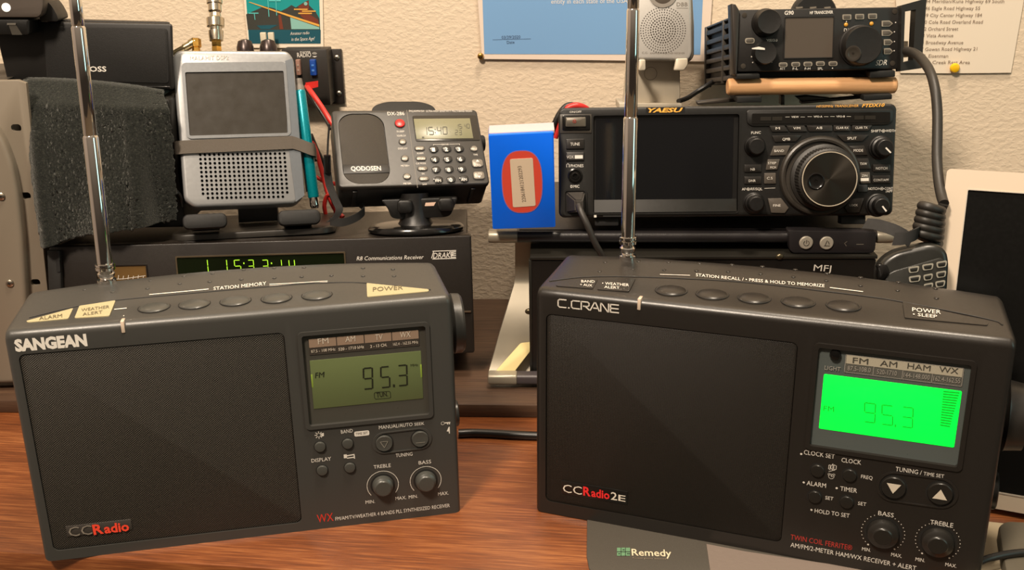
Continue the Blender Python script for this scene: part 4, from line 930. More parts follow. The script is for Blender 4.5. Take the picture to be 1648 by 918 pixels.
# blue certificate
t = thing('certificate', 'sky blue certificate with white border pinned to the wall behind the silver stand', 'certificate', FW)
q = wq([(767, -30), (1148, -30), (1142, 60), (1137, 99), (1004, 97.5), (890, 96), (776, 95)], -.003); mb = MB(); mb.prism(q, -.0032, -.0014); mb.build('sheet', mat('certificate_paper', (222, 205, 190), .5), t)
def blue_mat():
    m = mat('certificate_blue', (118, 160, 204), .42); return m
mb = MB(); mb.flat(FW.q([(775.5, -30), (1132.5, -30), (1127, 88), (1003, 87.6), (779.5, 87)], -.0034), -.0034); pic = mb.build('blue_print', blue_mat(), t)
mb = MB(); text(mb, FW, 'entity in each state of the USA', (887, 6), (1010, 4.8), 7.5, ('y', -.0036), .0); mb.build('lettering', mat('pale_print', (222, 214, 206), .6, noise=0), pic)
mb = MB(); text(mb, FW, '03/29/2020', (807.5, 62.4), (837.5, 61.6), 4.6, ('y', -.0036)); text(mb, FW, 'Date', (815.8, 70.5), (828, 70), 4.6, ('y', -.0036)); mb.line(FW, FW.q([(793, 64), (854, 62.6)], -.0036), .0003, -.0036)
mb.build('date_lettering', mat('navy_ink', (46, 62, 92), .6, noise=0), pic)
def pin(px, r, m, label, name='push_pin'):
    h = FW.hit(px, ('y', -.004)); mb = MB(); mb.lathe((h.x, -.0034 if name != 'x' else 0, h.z), (0, -1, 0), [(r*.35, -.004), (r*.35, 0), (r, .0002), (r, .0014), (r*.8, .0028), (r*.4, .0034)], 20)
    tag(mb.build(name, m, F=FW), label, 'push pin')
pin((773.5, 90.5), .0032, brass, 'brass push pin at the bottom corner of the blue certificate')
pin((1536.5, 109.5), .0046, mat('yellow_pin', (232, 182, 20), .35), 'yellow push pin holding the typed list')
# typed list
t = thing('typed_list', 'white paper list of highway exits held by a yellow pin', 'paper list', FW)
q = wq([(1440, -30), (1653, -30), (1627, 117), (1590, 117.5), (1530, 118), (1449, 117.5)], -.002)
mb = MB()
for i in range(1): mb.prism(q, -.0022, -.0008)
mb.build('sheet', paper, t)
mb = MB(); TY = ('y', -.0026)
for s, a, b in (('44 Meridian/Kuna Highway 69 South', (1488.8, 4.6), (1616, 4.6)), ('46 Eagle Road Highway 55', (1488.5, 16), (1577, 15.8)), ('49 City Center Highway 184', (1486, 27.2), (1580, 27)), ('50 Cole Road Overland Road', (1484, 38.2), (1581.5, 37.8)), ('52 Orchard Street', (1483.5, 49.2), (1541.9, 48.9)), ('53 Vista Avenue', (1480.4, 60), (1534, 59.6)), ('54 Broadway Avenue', (1479, 71), (1550, 71)), ('57 Gowan Road Highway 21', (1478, 82), (1572.4, 81.2)), ('S. Eisenman', (1485.7, 92.8), (1525.7, 92.6)), ('Blacks Creek Rest Area', (1476, 103), (1560.8, 103))): text(mb, FW, s, a, b, 5.4, TY, 0)
mb.build('lettering', mat('brown_print', (128, 110, 94), .7, noise=0), t)
# fuse block
t = thing('fuse_block', 'black fuse block screwed to the wall under the teal postcard', 'fuse block', FW)
FB = -.024
x0, x1, z0, z1 = FW.rect((455, 80), (529, 79), (529, 169), (458, 170), FB)
mb = MB(); mb.box(x0, x1, FB, -.0028, z0, z1, bev=.001); mb.build('housing', mat('fuse_block_black', (36, 32, 28), .5), t)
a0, a1, b0, b1 = FW.rect((520, 79), (551, 79.5), (553, 166), (522, 168), -.004)
mb = MB(); mb.box(a0, a1, -.0045, -.0005, b0, b1, bev=.0006); fl = mb.build('flange', mat('fuse_flange_black', (34, 29, 25), .45), t)
for p in ((541.7, 93.3), (545.4, 150.8)):
    h = FW.hit(p, ('y', -.005)); mb = MB(); front_knob(mb, (h.x, h.z), [(.0028, .0004), (.0028, -.0006), (.0020, -.0013), (.0008, -.0015)], 20, -.0045); sw = mb.build('screw', screw_m, fl)
    mb = MB(); 
    for dx, dz in ((.0015, .0004), (.0004, .0015)): mb.flat(rrect(h.x-dx, h.x+dx, h.z-dz, h.z+dz, .0001, 1), -.0061)
    mb.build('cross_slot', blk_matte, sw)
mb = MB(); zt = FW.hit((490, 83), ('y', FB)).z
def fuse(q, m, lab):
    x0, x1, z0, z1 = FW.rect(*q, FB-.003); mb = MB(); mb.prism(rrect(x0, x1, z0, z1, .0008), FB-.004, FB+.002, bev=.0006); o = mb.build('blade_fuse', m, t, label=lab)
    xs = (x0+x1)/2; mb = MB()
    for f in (.3, .62): mb.box(xs-(x1-x0)*.22, xs+(x1-x0)*.22, FB-.0043, FB-.0035, z0+(z1-z0)*f-.0008, z0+(z1-z0)*f+.0012, bev=.0002)
    mb.build('fuse_window', mat(m.name+'_light', (150, 132, 118) if 'tan' in m.name else (70, 120, 190), .3), o)
fuse(((476, 96), (483.5, 96), (483.8, 121), (477, 121)), mat('tan_fuse', (138, 104, 90), .4), 'tan blade fuse')
fuse(((498.5, 96), (508.5, 96), (508.8, 121.5), (499.5, 121.5)), mat('blue_fuse', (16, 62, 140), .35), 'blue blade fuse')
for u in (424, 436.5):
    h0, h1 = FW.hit((u-4, 66), ('y', -.012)), FW.hit((u+4, 52), ('y', -.012)); mb = MB(); mb.box(h0.x, h1.x, -.014, -.010, h0.z-.012, h1.z, bev=.0008); mb.build('clear_fuse_top', mat('pale_clip', (196, 186, 164), .35), t)
mb = MB(); text(mb, FW, 'RADIO', (478.5, 92.3), (501, 91.8), 7.2, ('y', FB-.0003), .012); text(mb, FW, 'POWER', (483, 85), (500, 84.6), 2.2, ('y', FB-.0003), .012)
for i in range(4):
    h = FW.hit((506.5, 88.5), ('y', FB)); arc_line(mb, FW, (h.x, h.z), .0008+.0006*i, 30, 150, .0003, FB-.0003, 10)
mb.flat(FW.q([(502.5, 90.5), (510.5, 90.3), (507.5, 92.2), (505.5, 92.3)], FB-.0003), FB-.0003)
mb.build('lettering', white_ink, t)
# red and black power lead
red = mat('red_wire', (196, 44, 38), .4); blkw = mat('black_wire', (22, 20, 18), .45)
t = thing('power_lead', 'red power lead plugged into the fuse block and hanging behind the small radio', 'cable', MX.Identity(4))
P = lambda *a: [aty(*p) for p in a]
mb = MB(); 
for q in ([(491.5, 133), (512, 130), (512, 140), (494, 144.5)],):
    v8 = [aty(u, v, y) for y in (.996, 1.006) for u, v in q]; b = mb.bm; vv = [b.verts.new(p) for p in v8]
    for f in ((0, 1, 2, 3), (7, 6, 5, 4), (0, 4, 5, 1), (1, 5, 6, 2), (2, 6, 7, 3), (3, 7, 4, 0)): b.faces.new([vv[i] for i in f])
mb.build('connector', red, t, recalc=True)
mb = MB(); mb.tube(catmull(P((494, 139, 1.0), (502, 150, .985), (516, 170, .975), (530, 192, .965), (545, 215, .96), (556, 245, .96)), 8), .0026, 10)
mb.tube(catmull(P((503, 228, .99), (509, 245, .985), (516, 268, .98), (522, 290, .975), (529, 315, .965), (540, 338, .96), (552, 350, .955)), 8), .0024, 10)
mb.tube(catmull(P((504, 282, .985), (514, 288, .98), (526, 294, .975), (540, 296, .97)), 6), .0020, 10)
mb.tube(catmull(P((524, 345, .955), (522, 330, .955), (526, 316, .956), (533, 316, .956), (538, 330, .956), (541, 345, .956)), 8), .0020, 10)
mb.build('red_wire', red, t)
mb = MB(); mb.tube(catmull(P((496, 150, .997), (508, 168, .988), (522, 190, .98), (532, 208, .97)), 8), .0014, 8); mb.tube(catmull(P((500, 216, .992), (510, 240, .988), (520, 262, .985), (530, 300, .98), (538, 330, .97)), 8), .0020, 8); mb.build('black_wire', blkw, t)

# ---------------------------------------------------------------- left edge: rack panel, covered case, towel, speaker, gadget
rk = mat('putty_grey_paint', (122, 112, 98), .42, spec=.5)
_o = aty(75, 600, .835); FR = Fr((_o.x, .835, .0125), 4)
def rqy(pts, y): return FR.q(pts, y)
t = thing('equipment_rack', 'putty grey metal case side with slots and screws at the left edge', 'rack case', FR)
top_z = FR.hit((30, 132)).z
e = rqy([(42, 134), (77, 470), (84, 606)], 0)
pl = [(e[2][0], 0), (e[1][0], e[1][1]), (e[0][0], e[0][1]), (e[0][0]-.006, top_z+.0015), (-.17, top_z+.003), (-.17, 0)]
mb = MB(); mb.prism(pl, 0, .004, bev=.001); fp = mb.build('front_flange', rk, t)
c = MB()
for u, v in ((26, 206), (41.5, 315.5), (57, 455)):
    h = FR.hit((u, v)); c.prism(rrect(h.x-.0040, h.x+.0040, h.z-.0030, h.z+.0030, .0026, 5), -.01, .01)
cut(fp, c)
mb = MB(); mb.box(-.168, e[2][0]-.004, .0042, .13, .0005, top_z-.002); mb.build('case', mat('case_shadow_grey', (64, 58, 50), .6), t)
q = rqy([(-60, 190), (-4, 196), (14, 226), (27, 262), (36, 310), (43, 380), (48, 470), (55, 610), (-60, 612)], 0)
mb = MB(); mb.prism(rpoly(q, .006, 4), -.010, .0005, bev=.006, seg=4); mb.build('raised_panel', rk, t)
for u, v in ((2, 316), (16, 456)):
    h = FR.hit((u, v), ('y', -.010)); mb = MB(); front_knob(mb, (h.x, h.z), [(.0034, .0004), (.0032, -.0010), (.0020, -.0018), (.0006, -.0019)], 20, -.010); sw = mb.build('screw', screw_m, t)
    mb = MB()
    for a in (25, 115):
        d = V((cos(R(a)), sin(R(a)))); n = V((-d.y, d.x)); mb.flat([(h.x+d.x*.0016*s+n.x*.0003*r, h.z+d.y*.0016*s+n.y*.0003*r) for s, r in ((-1, -1), (1, -1), (1, 1), (-1, 1))], -.0120)
    mb.build('cross_slot', blk_matte, sw)
# dark case under the towel
case_m = mat('dark_case', (26, 24, 21), .5)
FCB = Fr(aty(62, 385, .875), 0)
zt = .262
t = thing('covered_case', 'black equipment case half hidden under the dark towel on the big receiver', 'case', Fr((-.405, .868, .1445)))
mb = MB(); mb.box(0, .122, 0, .13, 0, .1125, bev=.003); mb.build('body', case_m, t)
mb = MB(); mb.box(.006, .116, -.002, .0005, .006, .104, bev=.001); mb.build('front_panel', blk_matte, t)
# towel: a thick soft sheet over the top of the case, hanging down its front
tw = mat('dark_green_plush', (34, 37, 33), .95, spec=.1, bump=.8, bscale=1600)
nt = tw.node_tree; b = nt.nodes['Principled BSDF']; b.inputs['Sheen Weight'].default_value = .6; b.inputs['Sheen Roughness'].default_value = .5; b.inputs['Sheen Tint'].default_value = (.45, .45, .42, 1)
_n = nt.nodes.new('ShaderNodeTexNoise'); _n.inputs['Scale'].default_value = 650; _n.inputs['Detail'].default_value = 4; _n.inputs['Roughness'].default_value = .7
_r = nt.nodes.new('ShaderNodeValToRGB'); ramp(_r, [(.36, srgb(15, 17, 15)), (.54, srgb(28, 30, 27)), (.74, srgb(60, 60, 53))]); nt.links.new(_n.outputs['Fac'], _r.inputs[0]); nt.links.new(_r.outputs[0], b.inputs['Base Color'])
_t = nt.nodes.new('ShaderNodeTexCoord'); nt.links.new(_t.outputs['Object'], _n.inputs['Vector'])
random.seed(4)
Lp = [(42, 134, .872), (46, 170, .855), (52, 215, .846), (60, 280, .838), (68, 340, .832), (77, 396, .827)]
Rp = [(262, 154, .872), (272, 180, .858), (277, 225, .855), (279, 275, .852), (281, 320, .850), (282, 356, .846)]
Mp = [(150, 140, .868), (156, 175, .850), (160, 222, .843), (160, 285, .836), (158, 335, .830), (155, 377, .824)]
def interp(pts, s):
    f = s*(len(pts)-1); i = min(int(f), len(pts)-2); k = f-i; return V(pts[i])*(1-k)+V(pts[i+1])*k
NU, NV = 150, 130
def tp(u, s, off=0):
    a, m_, b_ = interp(Lp, s), interp(Mp, s), interp(Rp, s)
    p = (a*(1-u)*(1-2*u) + m_*4*u*(1-u) + b_*u*(2*u-1))
    w = aty(p.x, p.y, p.z)
    fold = .0045*sin(u*9+s*2.2)*s + .006*math.exp(-((u-.70-.12*s)/.05)**2)*s - .004*math.exp(-((u-.80-.1*s)/.05)**2)*s + .005*math.exp(-((u-.06)/.04)**2)
    w.y -= fold + off; return w
bm = bmesh.new(); G = []
for j in range(NV+9):
    row = []
    for i in range(NU+1):
        u = i/NU
        if j < 9:
            w = tp(u, 0); k = (9-j)/9; w = w+V((0, .07*k, -.0006*k))
        else: w = tp(u, (j-9)/(NV-1))
        n_ = random.uniform(-1, 1)*.00038; row.append(bm.verts.new(w+V((n_*.4, n_, n_*.6))))
    G.append(row)
for a, b_ in zip(G, G[1:]):
    for i in range(NU): bm.faces.new((a[i], a[i+1], b_[i+1], b_[i]))
mb = MB(); mb.bm.free(); mb.bm = bm; o = mb.build('towel', tw, recalc=True, angle=180)
md = o.modifiers.new('s', 'SOLIDIFY'); md.thickness = .004; md.offset = 1
tag(o, 'dark green plush towel draped over the case behind the left antenna', 'towel')
# black bluetooth speaker on the towel
_o = aty(6, 138, .878); FDS = Fr(_o, 0, 4)
t = thing('portable_speaker', 'black box speaker with white lettering lying on the dark towel', 'speaker', FDS)
q = FDS.q([(-6, 60), (4, 33), (278, 38), (281, 145), (150, 140.5), (12, 134)])
mb = MB(); mb.prism(rpoly(q, .003, 4), 0, .052, bev=.002, both=True)
for v in mb.bm.verts:
    if v.co.x > .05: v.co.x -= .42*v.co.y
mb.build('body', mat('speaker_black', (18, 16, 14), .5), t)
q = FDS.q([(20, 30), (274, 36), (274.5, 44), (20, 38)]); mb = MB(); mb.prism(q, .004, .030, bev=.001)
for v in mb.bm.verts:
    if v.co.x > .05: v.co.x -= .42*v.co.y
mb.build('top_rim', blk, t)
q = FDS.q([(70, 42), (270, 46), (272, 134), (76, 129)]); mb = MB(); mb.prism(rpoly(q, .003), -.0006, .0005, bev=.0003); mb.build('front_grille', mat('speaker_cloth', (17, 15, 13), .7, bump=.3, bscale=2500), t)
q = FDS.q([(150, 136.8), (274, 139), (276, 143), (150, 140)]); mb = MB(); mb.prism(q, -.0010, .0005, bev=.0004); mb.build('bottom_lip', blk_gloss, t)
mb = MB(); text(mb, FDS, 'DOSS', (133, 115.2), (171.5, 115.2), 8, ('y', -.0010), .02); mb.build('lettering', white_ink, t)
# grey gadget on top of the speaker, cut by the frame
_o = aty(94, 58, .86); FG = Fr(_o, 6)
t = thing('webcam', 'grey gadget with a round white dot on the black speaker at the top left', 'gadget', FG)
q = FG.q([(-70, -40), (70, -40), (70, 12), (66, 25), (60, 29), (-70, 29)]); mb = MB(); mb.prism(rpoly(q, .004), 0, .035, bev=.003); gb = mb.build('body', mat('gadget_grey', (84, 76, 70), .4), t)
q = FG.q([(-70, 29.5), (46, 30), (46, 58), (-70, 56)]); mb = MB(); mb.prism(rpoly(q, .003), .003, .032, bev=.002); mb.build('clamp', blk, t)
q = FG.q([(12, 37), (26, 37), (26, 40), (12, 40)], .003); mb = MB(); mb.prism(q, .002, .004); mb.build('clamp_clip', mat('clip_steel', (150, 144, 134), .35, .7), t)
q = FG.q([(14, 40), (26, 40), (36, 56), (20, 56)], .003); mb = MB(); mb.prism(q, .0024, .0036); mb.build('clamp_tongue', mat('tongue_grey', (62, 58, 52), .4), t)
h = FG.hit((10, 12)); mb = MB(); front_knob(mb, (h.x, h.z), [(.0034, .0003), (.0034, -.0004), (.0030, -.0007)], 24); mb.build('white_dot', mat('glowing_white', (250, 244, 230), .4, emit=1.0, noise=0), t, label='small round white dot')  # round white dot, its glow set in the material
q = FG.q([(70, -30), (78, -2), (88, 8), (97, 24), (99, 33), (68, 33)], .02); mb = MB(); mb.prism(rpoly(q, .004), .012, .04, bev=.003); mb.build('pivot', blk, t)

# ---------------------------------------------------------------- blue box
ZS = .1450
FBX = Fr((-.0147, .825, .1514), -.13, -7.51, -1.31)
blue = mat('cobalt_card', (0, 106, 248), .42)
t = thing('small_box', 'cobalt blue box with a red oval and a white number label beside the big transceiver', 'box', FBX)
q = FBX.q([(786, 218), (891, 213), (894, 366), (793, 369.5)]); mb = MB(); mb.prism(rpoly(q, .0015), 0, .022, bev=.0006, both=True); mb.build('carton', blue, t)
q = FBX.q([(787, 217.5), (891, 212.5), (891, 207), (787, 212)]); mb = MB(); 
P = [FBX.hit(p, ('y', .006)) for p in ((787, 212), (892, 207), (892.5, 213.5), (787.5, 218.5))]; mb.prism([(p.x, p.z) for p in P], .003, .021, bev=.0006); mb.build('top_flap', mat('pale_flap', (184, 172, 176), .5), t)
x0, x1, z0, z1 = FBX.rect((808, 244), (871, 242), (873, 341), (809, 343)); rx, rz = (x1-x0)/2, (z1-z0)/2; cx, cz = (x0+x1)/2, (z0+z1)/2
se = lambda kx, kz, n=40: [(cx+kx*math.copysign(abs(cos(2*pi*i/n))**.75, cos(2*pi*i/n)), cz+kz*math.copysign(abs(sin(2*pi*i/n))**.75, sin(2*pi*i/n))) for i in range(n)]
mb = MB(); mb.flat(se(rx+.0006, rz+.0006), -.0003); ov = mb.build('oval_edge', mat('pale_violet', (150, 110, 170), .5), t)
mb = MB(); mb.flat(se(rx, rz), -.0004); mb.build('red_oval', mat('coral_red', (214, 74, 56), .5), t)
q = FBX.q([(820.5, 256), (857.5, 254), (862, 331), (825.5, 333.5)]); mb = MB(); mb.prism(rpoly(q, .0015), -.0007, -.00045); lb = mb.build('number_label', mat('label_paper', (214, 192, 166), .6), t)
mb = MB()
vs_, fs = glyphs('2206184121202293', 0, 0); A, B, Cc = (FBX.hit(p, ('y', -.0009)) for p in ((846.5, 325), (839, 267), (838.5, 326)))
x0 = min(v.x for v in vs_); x1 = max(v.x for v in vs_); nv = [mb.bm.verts.new(A+(B-A)*((v.x-x0)/(x1-x0))+(Cc-A)*.75*(v.y/CAP)) for v in vs_]
for f in fs: mb.bm.faces.new([nv[i] for i in f])
mb.build('label_number', mat('grey_print', (126, 112, 98), .6, noise=0), lb)
# ---------------------------------------------------------------- monitor shelf
_a, _b = atz(785, 374, ZS), atz(1440, 374, ZS)
FSH = Fr((_a.x, _a.y, 0), math.degrees(math.atan2(_b.y-_a.y, _b.x-_a.x)))
WSH = (V((_b.x, _b.y))-V((_a.x, _a.y))).length
sh_m = mat('shelf_charcoal', (36, 33, 34), .36, bump=.15, bscale=1500); cap_m = mat('satin_silver', (158, 150, 134), .42, .5)
t = thing('monitor_riser', 'charcoal monitor riser shelf with silver ends and legs carrying the big transceiver', 'shelf', FSH)
xl = FSH.hit((833, 380)).x; xr = FSH.hit((1412, 383)).x; zb = FSH.hit((900, 393)).z
mb = MB(); mb.prism([(xl, .004), (xr, .004), (xr-.004, .17), (xl+.004, .17)], ZS, zb+.001, pl='z', bev=.001); mb.build('shelf_top', sh_m, t)
zc = (ZS+zb)/2; rr = (ZS-zb)/2
mb = MB(); mb.prism(rrect(0, .013, zb, ZS, rr*.98, 6), xl, xr, pl='x'); mb.build('front_bar', sh_m, t)
for a, b, s in ((0, xl, 0), (xr, WSH, 1)):
    mb = MB(); mb.prism(rrect(-.0004, .0135, zb-.0003, ZS+.0003, rr, 6), a, b, pl='x', bev=.0012, both=True); mb.build('end_cap', cap_m, t)
# legs: wide silver straps running down and forward to the lower bar
def leg(q0, q1):
    b = MB(); bm = b.bm; rows = []
    for (u0, u1, v, y) in q0:
        p, r = FSH.I @ aty(u0, v, y), FSH.I @ aty(u1, v, y)
        rows.append((p, r))
    th = V((0, .006, .001)); g = [[bm.verts.new(x) for x in (p, r, r+th, p+th)] for p, r in rows]
    for A, B in zip(g, g[1:]):
        for k in range(4): bm.faces.new((A[k], A[(k+1) % 4], B[(k+1) % 4], B[k]))
    bm.faces.new(g[0][::-1]); bm.faces.new(g[-1]); return b
pts = [(829, 868, 388, .858), (829, 868, 410, .862), (829, 868, 438, .866), (829, 868, 448, .868), (827.5, 868, 458, .866), (821, 868, 480, .858), (812, 868, 510, .848), (803, 868, 540, .842), (795, 868, 570, .838), (787, 868, 597, .832), (785.5, 868, 604, .829)]
leg(pts, None).build('leg', cap_m, t, recalc=True, angle=50)
xr2 = WSH-.05
mb = MB(); mb.prism([(0.045, .134), (.051, .134), (.051, .10), (.020, .016), (.012, .016), (.045, .10)], xr2, xr2+.03, pl='x', bev=.001); mb.build('leg', cap_m, t)
_l = atz(785, 614, .020); yl = (FSH.I @ _l).y
lb0 = FSH.hit((785, 612), ('y', yl)); lb1 = FSH.hit((832, 612), ('y', yl)); zt_ = FSH.hit((808, 605), ('y', yl)).z; zb_ = FSH.hit((808, 621), ('y', yl)).z
zb_ = max(zb_, ZR+.0005)
mb = MB(); mb.prism(rrect(yl, yl+.013, zb_, zt_, .0028, 5), lb0.x, lb1.x, pl='x', bev=.0015, both=True); mb.build('foot_cap', cap_m, t)
mb = MB(); mb.prism(rrect(yl+.0005, yl+.0125, zb_+.0003, zt_-.0003, .0026, 5), lb1.x, WSH-.02, pl='x'); mb.build('lower_bar', mat('shelf_slate', (64, 58, 60), .4), t)
# button pod
q = FSH.q([(1268, 371), (1411, 373), (1409, 402), (1405, 408), (1277, 408), (1271, 403)], -.006)
mb = MB(); mb.prism(rpoly(q, .0015), -.006, .004, bev=.001); pod = mb.build('button_pod', sh_m, t)
for i, p in enumerate(((1297, 390.5), (1330, 391))):
    h = FSH.hit(p, ('y', -.006)); mb = MB(); front_knob(mb, (h.x, h.z), [(.0056, .0005), (.0056, -.0010), (.0050, -.0017), (.003, -.0018)], 28, -.006); bt = mb.build('pod_button', mat('bright_silver', (206, 198, 182), .3, .5), pod)
    mb = MB(); yb = -.0081
    if i == 0: arc_line(mb, FSH, (h.x, h.z), .0022, 125, 415, .0004, yb); mb.line(FSH, [(h.x, h.z+.0026), (h.x, h.z)], .0005, yb)
    else:
        mb.line(FSH, [(h.x, h.z+.0024), (h.x-.0014, h.z-.0016)], .0005, yb); mb.line(FSH, [(h.x-.002, h.z-.002), (h.x+.0022, h.z-.002)], .0005, yb); mb.line(FSH, [(h.x+.001, h.z+.0016), (h.x+.0018, h.z-.0004)], .0006, yb)
    mb.build('button_symbol', mat('dark_mark', (60, 56, 50), .5, noise=0), bt)
mb = MB(); mb.flat(FSH.q([(1378, 393), (1390, 393), (1390, 394.2), (1378, 394.2)], -.0062), -.0062); mb.line(FSH, FSH.q([(1363, 389), (1359, 392), (1362, 396)], -.0062), .0005, -.0062); mb.build('pod_marks', mat('dull_mark', (96, 90, 82), .5, noise=0), pod)
# cream foam strip on the lower bar
FF = Fr(aty(797, 603, .8175), 0, 27)
q = FF.q([(797, 598), (838, 552), (858, 550), (858, 560), (824, 604), (800, 605)]); mb = MB(); mb.prism(rpoly(q, .002), 0, .004, bev=.001)
tag(mb.build('foam_strip', mat('cream_foam', (214, 196, 140), .8), F=FF), 'cream foam strip leaning on the lower bar of the monitor riser', 'foam strip')
# tuner box under the shelf
_o = aty(853, 640, .832); FT = Fr((_o.x, .822, .0125), -2.4)
tz = FT.hit((853, 412)).z
bx_m = mat('tuner_black', (30, 28, 24), .4)
t = thing('antenna_tuner', 'black metal box with white lettering under the monitor riser shelf', 'tuner', FT)
wT = FT.hit((1408, 440)).x
mb = MB(); mb.box(.004, wT, .004, .15, .004, min(tz-.002, zb-.010)); mb.build('case', bx_m, t)
mb = MB(); mb.box(.001, wT+.001, .0, .150, min(tz-.004, zb-.012), min(tz-.001, zb-.008), bev=.0006); mb.build('lid', mat('tuner_lid', (31, 29, 25), .35), t)
mb = MB(); mb.box(0, .0025, -.0002, .006, .004, tz-.004, bev=.0006); mb.build('front_edge', mat('tuner_edge', (34, 32, 28), .3), t)
mb = MB(); mb.box(.0025, wT, .001, .0045, .004, tz-.005); mb.build('front_panel', mat('tuner_panel', (24, 22, 20), .35), t)
for p, ax in (((1255, 414), 1), ((851, 504), 0)):
    h = FT.hit(p, ('y', -.0005)); mb = MB(); mb.ball((h.x, .0005 if ax else .003, h.z), .0034, 1, .6, .8); mb.build('screw', mat('dark_screw', (92, 84, 66), .3, .8), t)
mb = MB()
text(mb, FT, 'MFJ', (1309, 436), (1337, 437.5), 10, ('y', .0005), .04)
mb.build('lettering', white_ink, t)
# foot pads under the box
for x in (.02, wT-.03):
    mb = MB(); mb.lathe((x, .03, .0045), (0, 0, -1), [(.006, 0), (.006, .004), (.0045, .0044)], 16); mb.build('foot', rubber, t)

# ---------------------------------------------------------------- big transceiver
FX = Fr((.0399, .83, .1589), -2.95, 12.31, -.26); WX, HX = .2732, .0902
y_face = mat('transceiver_black', (19, 18, 16), .4, bump=.08, bscale=2000); y_dark = mat('transceiver_dark', (13, 12, 11), .4); y_key = mat('key_charcoal', (36, 33, 30), .36); y_keyl = mat('key_grey_tone', (76, 70, 63), .38); ygrey = mat('pod_grey', (50, 46, 41), .36)
t = thing('base_transceiver', 'wide black transceiver with a dark screen and a large tuning dial', 'radio', FX)
mb = MB(); mb.box(.006, WX-.006, .022, .150, .034, HX-.006, bev=.002); mb.build('case', y_dark, t)
mb = MB(); mb.prism(rrect(0, WX, 0, HX, .005, 6), 0, .024, bev=.002, seg=3); face = mb.build('front_panel', y_face, t)
for x in (.03, WX-.04):
    mb = MB(); mb.box(x, x+.02, .006, .018, -.0075, .001, bev=.001); mb.build('front_foot', rubber, t)
    mb = MB(); mb.box(x, x+.02, .115, .135, .0255, .036, bev=.001); mb.build('rear_foot', rubber, t)
# screen
ox = FX.rect((954, 187), (1189, 183), (1188, 342), (955.5, 343))
c = MB(); c.prism(rrect(*ox, .002), -.01, .0045); cut(face, c)
ax_ = FX.rect((958, 191), (1180, 189), (1178, 320), (959, 322), .002)
mb = MB(); mb.prism(rrect(ox[0]+.0003, ox[1]-.0003, ox[2]+.0003, ox[3]-.0003, .002), .0030, .0050); sc_ = mb.build('screen', y_dark, t)
mb = MB(); mb.box(ax_[0], ax_[1], .0018, .0032, ax_[2], ax_[3]); mb.build('screen_glass', mat('screen_black_glass', (14, 15, 17), .08, spec=.5, noise=.02), sc_)
mb = MB(); mb.prism([(.0016, ax_[2]), (-.0004, ox[2]+.0006), (.0045, ox[2]+.0006), (.0045, ax_[2])], ox[0]+.0006, ox[1]-.0006, pl='x', bev=.0003, both=True); mb.build('screen_ledge', mat('ledge_grey', (27, 26, 23), .42), sc_)
mb = MB(); mb.ring(rrect(ox[0]-.0012, ox[1]+.0012, ox[2]-.0012, ox[3]+.0012, .003, 6), rrect(*ox, .002, 6), -.0006, .0008); mb.build('screen_rim', y_face, sc_)
# left column
q = FX.rect((901, 184), (952, 184), (952, 214), (901, 215)); mb = MB(); mb.box(q[0], q[1], -.0008, .001, q[2], q[3], bev=.0004); mb.build('power_housing', mat('housing_grey', (60, 55, 48), .4), t)
q = FX.rect((905, 186), (950, 185), (950, 210), (905, 211)); mb = MB(); mb.prism(rrect(*q, .0015), -.0014, .001, bev=.0005); pw = mb.build('power_surround', blk_gloss, t)
q = FX.rect((910, 189), (943, 188.5), (943, 204), (910, 205)); mb = MB(); mb.prism(rrect(*q, .001), -.0034, .001, bev=.001); mb.build('power_button', mat('power_key_grey', (92, 86, 76), .35, .3), pw)
mb = MB(); h = FX.hit((924.5, 195.5)); arc_line(mb, FX, (h.x, h.z), .0012, 125, 415, .0004, -.0037); mb.line(FX, [(h.x, h.z+.0015), (h.x, h.z+.0001)], .0004, -.0037); mb.build('power_symbol', mat('red_symbol', (190, 52, 40), .5, noise=0), pw)
def pk(name, q4, m=y_key, hgt=.0016, r=.0006, F=FX, par=None):
    P = F.q(q4); mb = MB(); mb.prism(rpoly(P, r, 3), -hgt, .0006, bev=min(.0005, hgt*.4)); return mb.build(name, m, par or t)
pk('key', [(911, 224), (940, 223.5), (940, 239.5), (911, 240)]); pk('key', [(911, 245), (940, 244.5), (940, 258.5), (911, 259)])
h = FX.hit((925.5, 283)); mb = MB(); front_knob(mb, (h.x, h.z), [(.0062, .0004), (.0062, -.0010), (.0050, -.0014), (.0046, -.0004), (.0034, -.0003), (.0032, -.0016), (.0019, -.0018), (.0017, .0000)], 32); mb.build('phones_jack', blk_gloss, t)
q = FX.rect((906.5, 304.5), (945, 304), (945, 347), (906.5, 348)); mb = MB(); mb.ring(rrect(*q, .003, 6), rrect(q[0]+.0016, q[1]-.0016, q[2]+.0016, q[3]-.0016, .002, 6), -.0012, .001); mb.build('mic_socket', y_face, t)
mb = MB(); q = FX.rect((955, 344.5), (1000, 344), (1000, 349), (955, 349)); mb.box(q[0]+.008, q[1], -.0003, .001, q[2], q[2]+.001); mb.build('card_slot', blk_matte, t)
